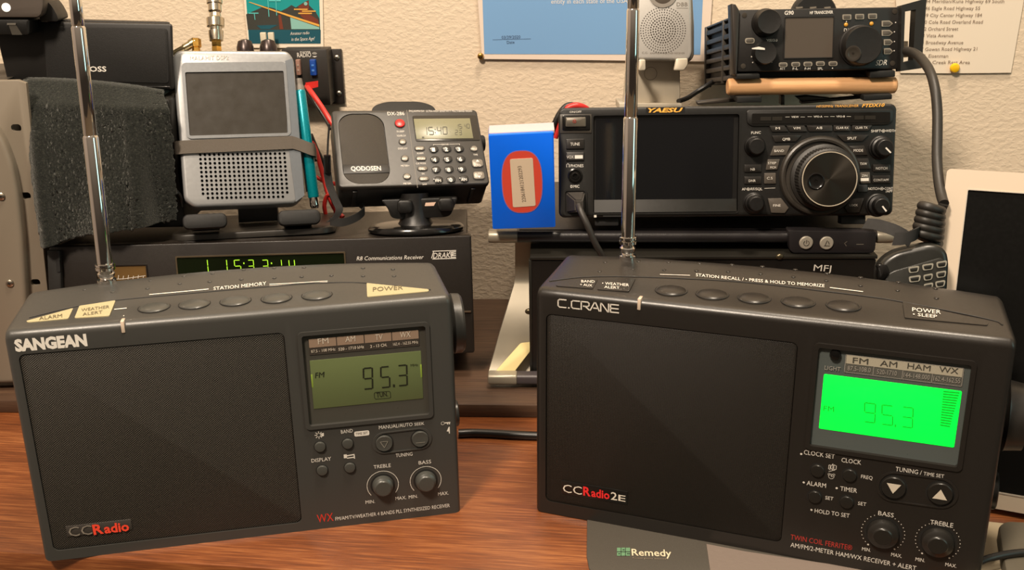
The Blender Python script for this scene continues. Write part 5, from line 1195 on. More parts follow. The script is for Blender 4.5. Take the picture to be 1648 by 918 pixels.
# indicator bar on the right
q = [(1201, 177), (1437, 175.5), (1436, 196), (1428, 201.5), (1210, 204), (1202, 199)]
P = rpoly(FX.q(q), .003, 4); mb = MB(); mb.prism(P, -.0014, .001, bev=.0008); ib = mb.build('indicator_bar', y_face, t)
q = FX.rect((1209, 182.5), (1432, 181), (1431, 197.5), (1210, 199)); mb = MB(); mb.prism(rrect(*q, .001), -.0018, .0); mb.build('indicator_window', mat('bar_glass', (20, 19, 17), .15), ib)
for a, b in ((1223, 1240), (1242, 1258), (1374, 1389), (1391, 1408)):
    mb = MB(); mb.box(*[x for p in ((FX.hit((a, 190)).x, FX.hit((b, 190)).x), (-.0021, -.0017)) for x in p], FX.hit((1300, 193.5)).z, FX.hit((1300, 187.5)).z); mb.build('indicator_lens', mat('lens_brown', (36, 33, 28), .3), ib)
K = lambda pts: [(1170+x/4.172, 150+y/4.172) for x, y in pts]
for nm, pts, m in (('key', [(284, 220), (384, 218), (408, 258), (300, 260)], y_key), ('key', [(396, 219), (518, 218), (536, 258), (418, 259)], y_key), ('key', [(532, 218), (704, 217), (704, 256), (548, 258)], y_key), ('key', [(712, 217), (826, 217), (824, 256), (714, 256)], y_key), ('key', [(838, 217), (972, 216), (944, 254), (836, 255)], y_key),
    ('key', [(300, 286), (498, 282), (460, 324), (320, 328)], y_key), ('key', [(738, 282), (948, 280), (905, 322), (782, 325)], y_key),
    ('key', [(312, 355), (422, 352), (395, 416), (288, 420)], y_keyl), ('key', [(272, 445), (353, 443), (335, 513), (258, 516)], y_keyl), ('key', [(248, 537), (326, 535), (326, 608), (248, 609)], y_keyl), ('key', [(272, 707), (362, 705), (412, 770), (385, 805), (295, 803)], y_keyl),
    ('key', [(815, 355), (918, 352), (942, 415), (850, 418)], y_key), ('key', [(870, 440), (945, 438), (962, 508), (888, 510)], y_key), ('key', [(890, 533), (956, 530), (960, 605), (894, 607)], y_keyl), ('key', [(872, 617), (940, 615), (940, 663), (876, 665)], mat('key_slate', (40, 42, 42), .35)), ('key', [(905, 705), (918, 705), (885, 800), (810, 805), (788, 770), (830, 712)], y_key),
    ('key', [(115, 480), (229, 479), (229, 530), (115, 531)], y_key), ('key', [(115, 560), (229, 559), (229, 610), (115, 611)], y_key), ('key', [(979, 478), (1093, 477), (1093, 527), (979, 528)], y_key), ('key', [(974, 552), (1093, 551), (1093, 605), (974, 606)], y_key)): pk(nm, K(pts), m)
def yk(c, r, rt, L, seg=40, pointer=None, m=y_dark):
    h = FX.hit(K([c])[0]); k = FX.scale((1320, 260))/4.172; r *= k; rt *= k
    mb = MB(); front_knob(mb, (h.x, h.z), [(r*1.12, .0005), (r*1.12, -.0012), (r*1.04, -.0020), (r, -.0022), (r*.97, -L*.45), (rt*1.06, -L*.5), (rt*1.02, -L*.55), (rt*.96, -L+.0006), (rt*.86, -L)], seg); o = mb.build('knob', m, t)
    if pointer:
        a = R(pointer); mb = MB(); d = V((cos(a), sin(a))); n = V((-d.y, d.x)); mb.flat([(h.x+d.x*rt*s+n.x*.0006*q_, h.z+d.y*rt*s+n.y*.0006*q_) for s, q_ in ((.0, -1), (.86, -1), (.86, 1), (.0, 1))], -L-.0003)
        mb.build('knob_pointer', white_ink, o)
yk((186, 358), 64, 56, .011); yk((178, 738), 66, 52, .014); yk((1030, 366), 72, 56, .014, pointer=-45); yk((1008, 752), 72, 52, .014, pointer=-52)
h = FX.hit(K([(620, 557)])[0]); k = FX.scale((1320, 260))/4.172
mb = MB(); front_knob(mb, (h.x, h.z), [(272*k, .0005), (272*k, -.0014), (262*k, -.0036), (250*k, -.0042), (236*k, -.0036), (228*k, -.0010)], 64); dl = mb.build('dial_collar', ygrey, t)
h = FX.hit(K([(645, 566)])[0]); hf = FX.hit(K([(688, 588)])[0], ('y', -.021)); k2 = FX.scale((1330, 288), -.021)/4.172
b_ = V((h.x, 0, h.z)); d = V((hf.x-h.x, -.021, hf.z-h.z)).normalized() if False else V((0, -1, 0))
R0, R1 = 205*k, 186*k2; cx, cz = hf.x, hf.z
mb = MB(); t0 = bmesh.new(); prof = [(R0*1.10, .0004, 0), (R0*1.10, -.004, 0), (R0*1.03, -.0052, 0), (R0, -.0056, 1), (R0*.985, -.0185, 1), (R1*1.03, -.0195, 0), (R1*1.0, -.0207, 0), (R1*.965, -.0212, 0)]
rings = []
for r, y, rib in prof:
    f = min(1, max(0, -y/.021)); X, Z = h.x+(cx-h.x)*f*.35, h.z+(cz-h.z)*f*.35
    rings.append([t0.verts.new((X+(r*(1-.02*(i % 2)*rib))*cos(2*pi*i/120), y, Z+(r*(1-.02*(i % 2)*rib))*sin(2*pi*i/120))) for i in range(120)])
for A, B in zip(rings, rings[1:]):
    for i in range(120): t0.faces.new((A[i], A[(i+1) % 120], B[(i+1) % 120], B[i]))
t0.faces.new(rings[0][::-1]); t0.faces.new(rings[-1]); bmesh.ops.recalc_face_normals(t0, faces=t0.faces); mb._in(t0)
dial = mb.build('tuning_dial', mat('dial_rubber', (30, 28, 25), .5), t, angle=25)
fx, fz = h.x+(cx-h.x)*.35, h.z+(cz-h.z)*.35
def spun_mat():
    m = bpy.data.materials.new('spun_black_metal'); m.use_nodes = True; b = m.node_tree.nodes['Principled BSDF']
    b.inputs['Base Color'].default_value = (*srgb(64, 60, 54), 1); b.inputs['Metallic'].default_value = .85; b.inputs['Roughness'].default_value = .34; b.inputs['Anisotropic'].default_value = .8
    tn = m.node_tree.nodes.new('ShaderNodeTangent'); tn.direction_type = 'RADIAL'; tn.axis = 'Y'; m.node_tree.links.new(tn.outputs[0], b.inputs['Tangent']); return m
FDl = FX.M @ MX.Translation((fx, 0, fz))
mb = MB(); front_knob(mb, (0, 0), [(R1*.962, .0), (R1*.962, -.0003), (R1*.2, -.0003)], 96, -.0211); o = mb.build('dial_face', spun_mat(), dial); o.location = (fx, 0, fz)
mb = MB(); mb.ring(circ(fx, fz, R1*1.0, n=96), circ(fx, fz, R1*.968, n=96), -.0217, -.0206); mb.build('dial_ring', mat('polished_edge', (196, 184, 164), .25, .3), dial)
dh = FX.hit(K([(597, 592)])[0], ('y', -.0215)); 
mb = MB(); front_knob(mb, (dh.x, dh.z), [(.0068, .0), (.0068, -.0006), (.0060, -.0008), (.0050, -.0001), (.0035, .0003 if False else -.00005), (.0015, .0)], 32, -.0214); mb.build('finger_dimple', blk_gloss, dial)
mb = MB()
def tx(s, a, b, hh, pl=('y', -.0003), bo=.006, sh=0): text(mb, FX, s, a, b, hh, pl, bo, sh)
def tk(s, x0, y0, x1, y1, hh, pl=('y', -.0019), bo=.007): a, b = K([(x0, y0), (x1, y1)]); text(mb, FX, s, a, b, hh/4.172, pl, bo)
tx('ON/OFF', (916.7, 182), (935.6, 181.6), 3.2); tx('TUNE', (918, 234.5), (933, 234.3), 4.8, ('y', -.0019)); tx('VOX', (912, 255.5), (923.5, 255.3), 5, ('y', -.0019)); tx('PHONES', (918.5, 269.5), (939, 269.3), 4.8); tx('MIC', (923, 302.5), (932.5, 302.4), 4.6)
mb.flat(FX.q([(925, 250), (938, 249.8), (938, 255.4), (925, 255.6)], -.0019), -.0019)
mb.line(FX, FX.q([(912, 269), (911.7, 265.5), (914, 263.2), (916.2, 265.5), (916, 269)]), .0005); mb.line(FX, FX.q([(918.5, 298.5), (921, 298.5), (921, 302), (918.5, 302), (918.5, 298.5)]), .0004)
mb.flat(FX.q([(956, 346), (960, 345.8), (960, 350), (956, 350.2)]))
for s, x0, x1, y in (('VIEW', 432, 482, 166), ('VFO-A', 582, 640, 164), ('VFO-B', 734, 792, 163)):
    tk(s, x0, y, x1, y-.5, 12, ('y', -.0020)); 
    for a, b in ((x0-40, x0-12), (x1+12, x1+40)): mb.line(FX, FX.q(K([(a, y-6), (b, y-6)]), -.0020), .0002, -.0020)
for s, x0, y0, x1, hh in (('M', 327, 245, 355, 16), ('V/M', 445, 244, 492, 16), ('A/B', 600, 242, 640, 16), ('CLAR RX', 732, 241, 816, 15), ('CLAR TX', 862, 240, 944, 15), ('QMB', 372, 318, 424, 17), ('SPLIT', 808, 312, 870, 17), ('BAND', 318, 396, 382, 16), ('STEP', 275, 478, 330, 15), ('MCH', 290, 506, 328, 14), ('C.S', 268, 580, 306, 16), ('FINE', 310, 763, 360, 16), ('MODE', 850, 394, 914, 17), ('TXW', 893, 483, 940, 16), ('ZIN', 905, 562, 942, 14), ('LOCK', 824, 760, 878, 13), ('NB', 158, 520, 188, 16), ('DNR', 146, 597, 192, 16), ('NOTCH', 1000, 514, 1076, 17), ('CONT/APF', 984, 592, 1086, 16)): tk(s, x0, y0, x1, y0-1, hh)
mb.flat(FX.q(K([(897, 572), (952, 570), (952, 590), (897, 592)]), -.0019), -.0019)
P3 = ('y', -.0003)
tk('FUNC', 163, 275, 227, 273, 17, P3)
def ring_label(a, b, x0, y0, x1, hh):
    w = (x1-x0); L1 = len(a)/(len(a)+len(b)+2.6); L2 = len(b)/(len(a)+len(b)+2.6)
    tk(a, x0, y0, x0+w*L1, y0-1, hh, P3); tk(b, x1-w*L2, y0-1.5, x1, y0-2, hh, P3); c = (x0+w*L1+x1-w*L2)/2
    hh_ = FX.hit(K([(c, y0-9)])[0]); arc_line(mb, FX, (hh_.x, hh_.z), .0011, 0, 360, .0004, n=16); mb.flat(circ(hh_.x, hh_.z, .0005, n=8)); d_ = w*.065
    for s in (-1, 1): mb.line(FX, FX.q(K([(c+s*10, y0-9), (c+s*d_*1.4, y0-9)])), .0004)
ring_label('SHIFT', 'WIDTH', 968, 263, 1132, 17); ring_label('AF', 'RF/SQL', 100, 654, 237, 17); ring_label('NOTCH', 'CONT', 948, 651, 1115, 17); tk('/APF', 1065, 668, 1112, 666, 16, P3)
mb.line(FX, FX.q(K([(252, 640), (322, 637)])), .0003)
mb.build('lettering', white_ink, t)
mb = MB(); q = FX.rect((1040, 173.5), (1102, 172.5), (1102, 182.5), (1040, 183.5)); mb.box(q[0], q[1], -.0004, .0002, q[2], q[3]); bd = mb.build('name_plate', y_dark, t)
mb = MB(); tx('YAESU', (1042.5, 181), (1099, 180.4), 6.6, ('y', -.0008), .035, .28); tx('HF/50MHz TRANSCEIVER', (1313.8, 173.2), (1381.4, 172.2), 3.8, P3, .02, .25); tx('FTDX10', (1387, 172.6), (1423.6, 171.6), 5, P3, .03, .25)
mb.build('orange_lettering', mat('orange_ink', (226, 164, 66), .5, noise=0), t)
# microphone lead: plug in the socket, cable falling in front of the shelf
t = thing('microphone_lead', 'black plug and cable leaving the front socket of the big transceiver', 'cable', FX)
q = [FX.hit(p, ('y', -.0004)) for p in ((910, 309), (941.5, 308), (941, 342), (911, 343))]; q2 = [FX.hit(p, ('y', -.016)) for p in ((925, 322), (938, 322), (938, 341), (926, 341))]
mb = MB(); bm = mb.bm; A = [bm.verts.new(p) for p in q]; B = [bm.verts.new(p) for p in q2]; bm.faces.new(A[::-1]); bm.faces.new(B)
for i in range(4): bm.faces.new((A[i], A[(i+1) % 4], B[(i+1) % 4], B[i]))
bmesh.ops.bevel(bm, geom=bm.edges[:], offset=.0012, segments=2, affect='EDGES'); mb.build('plug', mat('plug_grey_black', (50, 46, 42), .5), t, recalc=True)
pts = [FX.I @ aty(*p) for p in ((931, 331, .809), (935, 341, .803), (945, 362, .798), (957, 390, .797), (970, 414, .80), (982, 440, .806), (992, 480, .812))]
mb = MB(); mb.tube(catmull(pts, 8), .0026, 12); mb.build('cord', mat('cord_black', (44, 41, 38), .5), t)
# red and black supply wires looping behind its top left corner
t = thing('supply_wires', 'red and black supply wires arching behind the top left corner of the big transceiver', 'cable', MX.Identity(4))
mb = MB(); mb.tube(catmull([aty(*p) for p in ((893, 222, .93), (900, 200, .93), (908, 180, .93), (919, 171.5, .93), (932, 170.5, .93), (946, 178, .935), (955, 195, .94))], 8), .0030, 10); mb.build('red_wire', red, t)
mb = MB(); mb.tube(catmull([aty(*p) for p in ((885, 220, .928), (892, 200, .928), (901, 182, .929), (912, 170.5, .932), (926, 170, .935), (940, 180, .94))], 8), .0026, 10); mb.build('black_wire', blkw, t)

# ---------------------------------------------------------------- aluminium phone stand and the small silver radio on it
FA = Fr(aty(995, 172, .935), -3, 6)
alm = mat('satin_aluminium', (186, 176, 158), .4, .25)
t = thing('phone_stand', 'satin silver phone stand on top of the big transceiver', 'stand', FA)
q = FA.q([(1002, 168), (1011, 60), (1018, -20), (1094, -20), (1094.5, 100), (1094.5, 168)]); mb = MB(); mb.prism(rpoly(q, .004), 0, .005, bev=.0012, both=True); mb.build('column', alm, t)
q = FA.q([(995, 164), (1095, 165), (1095, 178), (995, 177)]); mb = MB(); mb.prism(rpoly(q, .001), -.012, .05, bev=.002, both=True); mb.build('base', alm, t)
h = FA.hit((1047, 118.5)); mb = MB(); arc_line(mb, FA, (h.x, h.z), .0056, 0, 360, .0004, -.0004); mb.build('round_mark', mat('engraved_line', (120, 112, 98), .5, noise=0), t)
FRd = Fr(aty(1022, 99, .912), -4, 12)
for q in ([(1028, 95.5), (1039, 95.5), (1039, 113), (1027, 114)], [(1088, 94), (1107, 93.5), (1107, 104), (1101, 113), (1084, 113.5)]):
    P = [FRd.hit(p, ('y', -.012)) for p in q]; mb = MB(); mb.prism(rpoly([(p.x, p.z) for p in P], .0015), -.012, -.007, bev=.0012, both=True)
    for v in mb.bm.verts: v.co = FA.I @ (FRd.M @ v.co)
    hk = mb.build('hook', alm, t)
    mb = MB(); x0, x1 = P[0].x+.0005, P[1].x-.0005; mb.box(min(x0, x1), max(x0, x1), -.008, .024, -.0062, -.0030, bev=.0006)
    for v in mb.bm.verts: v.co = FA.I @ (FRd.M @ v.co)
    mb.build('hook_arm', alm, hk)
srm = mat('pale_silver_plastic', (168, 165, 160), .38, .35)
t = thing('pocket_radio', 'small pale silver radio with a round dotted speaker on the silver phone stand', 'radio', FRd)
q = FRd.q([(1021, 96), (1019, -30), (1112, -30), (1113.5, 40), (1114, 86), (1109, 97)]); mb = MB(); mb.prism(rpoly(q, .003), 0, .020, bev=.0022, seg=3); mb.build('body', srm, t)
q = FRd.q([(1022, 98.5), (1020, -30), (1113, -30), (1117, 40), (1117, 90), (1111, 99)], .010); mb = MB(); mb.prism(rpoly(q, .003), .009, .023, bev=.002, both=True); mb.build('back_shell', mat('shell_grey', (128, 120, 110), .4, .3), t)
h = FRd.hit((1067, 48.5)); k = FRd.scale((1067, 48)); mb = MB(); mb.flat(circ(h.x, h.z, .7*k, n=8), -.0002)
for r in range(1, 10):
    n = int(r*6.2)
    for i in range(n):
        a = 2*pi*i/n+r*.3; s = 1.25 if r < 6 else .95; mb.flat(circ(h.x+r*4.0*k*cos(a), h.z+r*4.0*k*sin(a), s*k, n=8), -.0002)
mb.build('speaker_perforation', mat('hole_brown', (44, 38, 32), .8, noise=0), t)
h = FRd.hit((1067, -11)); mb = MB(); mb.ring(circ(h.x, h.z, 23*k, n=40), circ(h.x, h.z, 17*k, n=40), -.0008, .0005); mb.build('dial_ring', mat('ring_grey', (140, 134, 126), .4, .4), t)
mb = MB(); front_knob(mb, (h.x, h.z), [(17*k, .0003), (17*k, -.0003), (12*k, -.0010)], 32); mb.build('dial_button', mat('dial_dark', (80, 72, 64), .35), t)
mb = MB(); text(mb, FRd, 'DBB', (1089, 10), (1106.5, 10), 6, bold=0); text(mb, FRd, 'C.C.', (1033, 86.5), (1043, 86.5), 3); text(mb, FRd, 'AM/FM/SW/WEATHER RECEIVER', (1046, 87), (1102, 87), 2.6)
mb.line(FRd, FRd.q([(1089, 13), (1107, 13)]), .0003)
mb.build('lettering', mat('brown_grey_print', (96, 88, 78), .6, noise=0), t)

# ---------------------------------------------------------------- small transceiver on its stand
FG9 = Fr((.1879, .86, .2722), 0, 10.34, 0); WG, HG = .1323, .0495
g_face = mat('compact_black', (22, 20, 18), .45, bump=.1, bscale=2200); g_side = mat('heatsink_grey', (56, 51, 45), .45, .3)
t = thing('compact_transceiver', 'small black transceiver with finned sides and a side handle, above the tan roller', 'radio', FG9)
mb = MB(); mb.prism(rrect(0, WG, 0, HG, .002), 0, .020, bev=.0008); mb.build('front_panel', g_face, t)
DG = .148
mb = MB(); mb.box(.005, WG-.004, .020, DG, -.008, HG-.004, bev=.001); mb.build('chassis', mat('chassis_black', (22, 21, 19), .55), t)
for i in range(6):
    z = -.006+i*HG/5.6
    mb = MB(); mb.box(.0008, .007, .012, DG-.004, z, z+.0042, bev=.0006); mb.build('cooling_fin', g_side, t)
for y, w in ((.062, .004), (DG-.006, .006)):
    mb = MB(); mb.box(.0, .0064, y, y+w, -.010 if w > .005 else -.008, HG-.003, bev=.0006); mb.build('fin_bar', g_side, t)
mb = MB(); mb.box(.0008, WG-.006, .024, DG-.002, HG-.0045, HG-.0028, bev=.0005); mb.build('top_cover', mat('cover_grey', (66, 62, 58), .4, .3), t)
for y, z in ((.028, HG-.006), (.030, .006)):
    mb = MB(); mb.lathe((.0022, y, z), (-1, 0, 0), [(.0032, 0), (.0032, .0020), (.0018, .0024)], 16); mb.build('side_screw', blk, t)
# cage plates at both ends of the face
q = FG9.q([(1177.5, 6), (1184, 7), (1190, 17), (1186, 117), (1185, 121), (1181, 120)], -.004); mb = MB(); mb.prism(q, -.004, .012, bev=.0006, both=True)
cg = mb.build('guard_plate', mat('guard_bronze_black', (46, 40, 35), .4, .2), t)
ho = FG9.q([(1449, 9), (1489, -2), (1481, 110), (1447, 115)], -.004); hi = FG9.q([(1454.5, 19), (1471.6, 15.7), (1467, 97), (1451.5, 101)], -.004)
mb = MB(); mb.ring([p for i in range(4) for p in (ho[i],)], hi, -.007, .004); mb.build('side_handle', mat('handle_black', (28, 26, 23), .45), t)
mb = MB(); q = FG9.q([(1452, 66), (1462, 66), (1462, 92), (1451, 92)], .006); mb.prism(q, .006, .014, bev=.0006); so = mb.build('mic_socket', mat('socket_pale', (176, 164, 142), .4, .4), t)
mb = MB(); q = FG9.q([(1455, 76), (1461, 76), (1460.5, 87), (1454.5, 87)], .005); mb.prism(q, .0035, .0065); mb.build('mic_plug', blk, so)
G = lambda pts: [(1120+x/4.337, y/4.337) for x, y in pts]
q = FG9.rect(*G([(622, 128), (957, 117), (952, 398), (618, 406)])); mb = MB(); mb.ring(rrect(q[0]-.0008, q[1]+.0008, q[2]-.0008, q[3]+.0008, .001), rrect(*q, .0006), -.0008, .001); sn = mb.build('screen', g_face, t)
mb = MB(); mb.box(q[0], q[1], -.0003, .0006, q[2], q[3]); mb.build('screen_glass', mat('grey_screen_glass', (78, 70, 62), .3, spec=.5), sn)
def gk(c, r, rt, L, cf=None, name='knob', m=g_face):
    h = FG9.hit(G([c])[0]); k = FG9.scale((1300, 60))/4.337; hf = h if cf is None else FG9.hit(G([cf])[0], ('y', -L))
    t0 = bmesh.new(); rings = []; n = 40
    for rr_, y in ((r*k, .0004), (r*k, -.0018), (r*k*.93, -.0030), (rt*k*1.06, -.0036), (rt*k*1.02, -L+.0012), (rt*k*.97, -L), (rt*k*.62, -L+.0004)):
        rings.append([t0.verts.new((h.x+rr_*cos(2*pi*i/n), y, h.z+rr_*sin(2*pi*i/n))) for i in range(n)])
    for A, B in zip(rings, rings[1:]):
        for i in range(n): t0.faces.new((A[i], A[(i+1) % n], B[(i+1) % n], B[i]))
    t0.faces.new(rings[0][::-1]); t0.faces.new(rings[-1]); bmesh.ops.recalc_face_normals(t0, faces=t0.faces); mb = MB(); mb._in(t0)
    return mb.build(name, m, t), h, k
gk((484, 160), 98, 82, .014); o, h, k = gk((468, 372), 80, 76, .010)
mb = MB(); mb.flat([(h.x-.0115*1, h.z+.0030), (h.x-.0010, h.z+.0022), (h.x-.0010, h.z+.0036), (h.x-.006, h.z+.0048), (h.x-.0115, h.z+.0038)], -.0103); mb.build('knob_pointer', white_ink, o)
o, h, k = gk((1139, 320), 142, 128, .012, name='tuning_dial'); hd = FG9.hit(G([(1098, 374)])[0], ('y', -.013))
mb = MB(); front_knob(mb, (hd.x, hd.z), [(.0063, .0), (.0063, -.0004), (.0054, -.0006), (.004, -.0001), (.001, .0)], 28, -.0127); mb.build('finger_dimple', mat('dimple_satin', (60, 55, 49), .2, .3), o)
rim2 = mat('light_rim', (156, 148, 134), .4, .3)
def gb(c, w, hh, name='key', pts=None, r=.0008):
    cx, cy = G([c or (0, 0)])[0]; q = [(cx-w/2, cy-hh/2), (cx+w/2, cy-hh/2-.2), (cx+w/2, cy+hh/2-.2), (cx-w/2, cy+hh/2)] if pts is None else G(pts)
    P = rpoly(FG9.q(q), r, 3); C_ = (sum(p[0] for p in P)/len(P), sum(p[1] for p in P)/len(P)); I_ = [((x-C_[0])*.78+C_[0], (z-C_[1])*.70+C_[1]) for x, z in P]
    mb = MB(); mb.prism(I_, -.0012, .0004, bev=.0004); o = mb.build(name, mat('key_dim_grey', (76, 71, 64), .4), t)
    mb = MB(); mb.ring(P, I_, -.0008, .0004); mb.build('key_rim', rim2, o)
for c in ((1052, 120), (1141, 117), (1231, 114)): gb(c, 14, 8.5)
for c in ((607, 453), (695, 450), (780, 448), (867, 445), (955, 445)): gb(c, 14, 7.4, r=.0016)
gb((375, 285), 15.5, 9, r=.002)
for cx, cy, w in ((1335, 165, 1), (1335, 230, 1), (1342, 295, .8), (1342, 358, .8)): gb(None, 0, 0, pts=[(cx-40*w, cy-20), (cx+14*w, cy-21), (cx+38*w, cy-1), (cx+14*w, cy+20), (cx-40*w, cy+21)], r=.0005)
for c in ((1047, 173), (1225, 166)):
    h = FG9.hit(G([c])[0]); mb = MB(); mb.ball((h.x, -.0002, h.z), .0017, 1, .6, 1); mb.build('indicator_lamp', mat('amber_lamp', (196, 140, 48), .3), t)
for c in ((338, 106), (1388, 80), (330, 462), (1372, 442)):
    h = FG9.hit(G([c])[0]); mb = MB(); front_knob(mb, (h.x, h.z), [(.0021, .0003), (.0021, -.0003), (.0012, -.0004)], 16); mb.build('panel_screw', mat('dark_steel', (84, 78, 70), .35, .7), t)
mb = MB()
def tg(s, x0, y0, x1, y1, hh, bo=.006, sh=0): a, b = G([(x0, y0), (x1, y1)]); text(mb, FG9, s, a, b, hh/4.337, ('y', -.0003), bo, sh)
tg('G90', 618, 104, 682, 102, 27, .02); tg('HF TRANSCEIVER', 795, 99, 957, 94, 20, .02); tg('SDR', 1253, 458, 1333, 453, 36, .0, .3); tg('XIEGU', 490, 291, 568, 289, 17, .02, -.3)
for s, x0, x1 in (('ATT', 586, 624), ('F-L', 676, 712), ('F-H', 760, 798), ('SPL', 850, 886)): tg(s, x0, 488, x1, 486.5, 17)
for c in ((1393, 157), (1385, 222), (1385, 290), (1383, 354), (953, 476), (1050, 150), (427, 321), (395, 355), (388, 396), (396, 436), (465, 315), (530, 433)):
    h = FG9.hit(G([c])[0]); mb.flat(circ(h.x, h.z, .0005, n=8))
mb.line(FG9, FG9.q(G([(1035, 218), (1035, 200), (1050, 200), (1050, 218), (1064, 200), (1064, 218)])), .0004)
mb.line(FG9, FG9.q(G([(470, 325), (455, 345)])), .0006)
mb.build('lettering', white_ink, t)
# its stand with a padded tan roll
tz_ = (FX.M @ V((.2, .06, HX-.006))).z
FGS = Fr((FG9.M @ V((0, .004, -.004))), 0)
rl = FGS.q([(1172, 141), (1444, 138.5)], 0); k = FGS.scale((1300, 140))
t = thing('transceiver_stand', 'black metal stand with round back under the small transceiver', 'stand', FGS)
for q in ([(1184, 120), (1223, 119), (1223, 127), (1184, 128)], [(1400, 116), (1441, 113.5), (1441, 124), (1400, 126)]):
    P = FGS.q(q, -.006); mb = MB(); mb.prism(rpoly(P, .001), -.006, .02, bev=.001); mb.build('upper_foot', blk_matte, t)
for q in ([(1186, 156), (1226, 155), (1226, 165), (1186, 166)], [(1390, 153), (1436, 151.5), (1436, 160), (1390, 163)]):
    P = FGS.q(q, -.006); mb = MB(); mb.prism(rpoly(P, .001), -.006, .04, bev=.001); mb.build('lower_foot', blk_matte, t)
for q in ([(1122, 165), (1186, 158), (1186, 164), (1123, 169)], [(1290, 164), (1400, 154.5), (1400, 158), (1290, 167.5)], [(1257, 154), (1263, 154), (1263, 169), (1257, 169)], [(1282, 157), (1300, 155), (1338, 159), (1290, 163)]):
    P = FGS.q(q, .012); mb = MB(); mb.prism(P, .012, .02, bev=.0006); mb.build('strut', g_side, t)
hh = FGS.hit((1310, 26), ('y', .07)); kk_ = FGS.scale((1310, 10), .07); mb = MB(); mb.lathe((hh.x, .066, hh.z), (0, 1, 0), [(34*kk_, 0), (36*kk_, .002), (36*kk_, .012), (34*kk_, .014)], 48); mb.build('round_back', blk_matte, t)
for u in (1287, 1309, 1332):
    q = FGS.q([(u-5, 12), (u+5, 11), (u+5, 13), (u-5, 14)], .064); mb = MB(); mb.prism(q, .064, .067); mb.build('back_vent', mat('vent_line', (120, 112, 100), .5), t)
c0 = V((rl[0][0], .004, rl[0][1])); c1 = V((rl[1][0], .004, rl[1][1])); d = (c1-c0); rd = 13.4*k
mb = MB(); mb.lathe(FGS.M @ c0, FGS.M.to_3x3() @ d, [(rd*.82, 0), (rd*.96, .001), (rd, .004), (rd, d.length-.004), (rd*.96, d.length-.001), (rd*.82, d.length)], 32)
tag(mb.build('wooden_roller', wood_mat('pale_birch', (194, 144, 98), (206, 156, 108), (216, 168, 120), .5)), 'smooth tan wooden roller under the small transceiver', 'roller')
# cable behind
mb = MB(); mb.tube(catmull([aty(*p) for p in ((1092, 163, .93), (1106, 158, .945), (1120, 149, .955), (1135, 140, .96), (1150, 130, .97))], 6), .0022, 8)
tag(mb.build('short_cable', blkw), 'short black cable between the silver stand and the small transceiver', 'cable')
mb = MB(); mb.tube(catmull([aty(*p) for p in ((219, 365, .845), (222, 345, .845), (231, 325, .848), (246, 310, .85), (262, 302, .852), (276, 303, .853), (289, 315, .856), (294, 332, .86))], 8), .0018, 8)
tag(mb.build('arched_cable', blkw), 'thin black cable arching in front of the towel beside the silver receiver', 'cable')

# ---------------------------------------------------------------- hand microphone with coiled cord
FHM = Fr(aty(1412, 470, .668), -14, 14)
hm = mat('mic_black', (32, 32, 29), .30)
t = thing('hand_microphone', 'black hand microphone with number keys standing behind the radio with the green display', 'microphone', FHM)
q = FHM.q([(1411, 520), (1411, 430), (1424, 415), (1442, 404), (1494, 392), (1512, 394), (1525, 406), (1528, 424), (1522, 520)]); P = rpoly(q, .006, 5)
mb = MB(); mb.prism(P, 0, .020, bev=.006, seg=4); mb.build('body', hm, t)
q = FHM.q([(1420, 520), (1424, 446), (1436, 437), (1515, 414), (1522, 424), (1517, 520)]); mb = MB(); mb.prism(rpoly(q, .004), -.0008, .003, bev=.0007); mb.build('key_plate', mat('mic_gloss', (40, 40, 37), .24), t)
q = FHM.q([(1411, 424), (1426, 424), (1433, 440), (1420, 452), (1411, 450)]); mb = MB(); mb.prism(rpoly(q, .003), -.003, .008, bev=.002); mb.build('push_to_talk', blk_gloss, t)
mr_ = mat('mic_key_rim', (142, 138, 126), .4)
for c, w in (((1470.5, 434), 18), ((1493, 429.8), 19), ((1515.3, 425.6), 18), ((1472, 449), 20), ((1493.5, 446.3), 16), ((1514.5, 441.8), 17), ((1494, 461), 16), ((1513, 457), 17)):
    x, y = c; q = FHM.q([(x-w/2, y-3.4), (x+w/2, y-6.4), (x+w/2-2, y+4), (x-w/2+1.5, y+6)], -.0008); P = rpoly(q, .0014, 3); C_ = (sum(p[0] for p in P)/len(P), sum(p[1] for p in P)/len(P)); I_ = [((a-C_[0])*.74+C_[0], (b-C_[1])*.62+C_[1]) for a, b in P]
    mb = MB(); mb.prism(I_, -.0022, .0, bev=.0004); o = mb.build('key', hm, t); mb = MB(); mb.ring(P, I_, -.0017, .0); mb.build('key_rim', mr_, o)
sg = mat('grey_strap', (24, 22, 20), .75)
mb = MB(); pts = [FHM.I @ aty(*p) for p in ((1392, 360, .70), (1412, 362, .695), (1438, 370, .688), (1456, 380, .684), (1466, 390, .683))]; mb.ribbon(catmull(pts, 5), FHM.I.to_3x3() @ V((.002, .001, .0034)), .001)
pts = [FHM.I @ aty(*p) for p in ((1438, 385, .672), (1456, 384, .670), (1472, 378, .672), (1478, 374, .680))]; mb.ribbon(catmull(pts, 5), FHM.I.to_3x3() @ V((.0010, .001, .0042)), .0014)
mb.build('strap', sg, t)
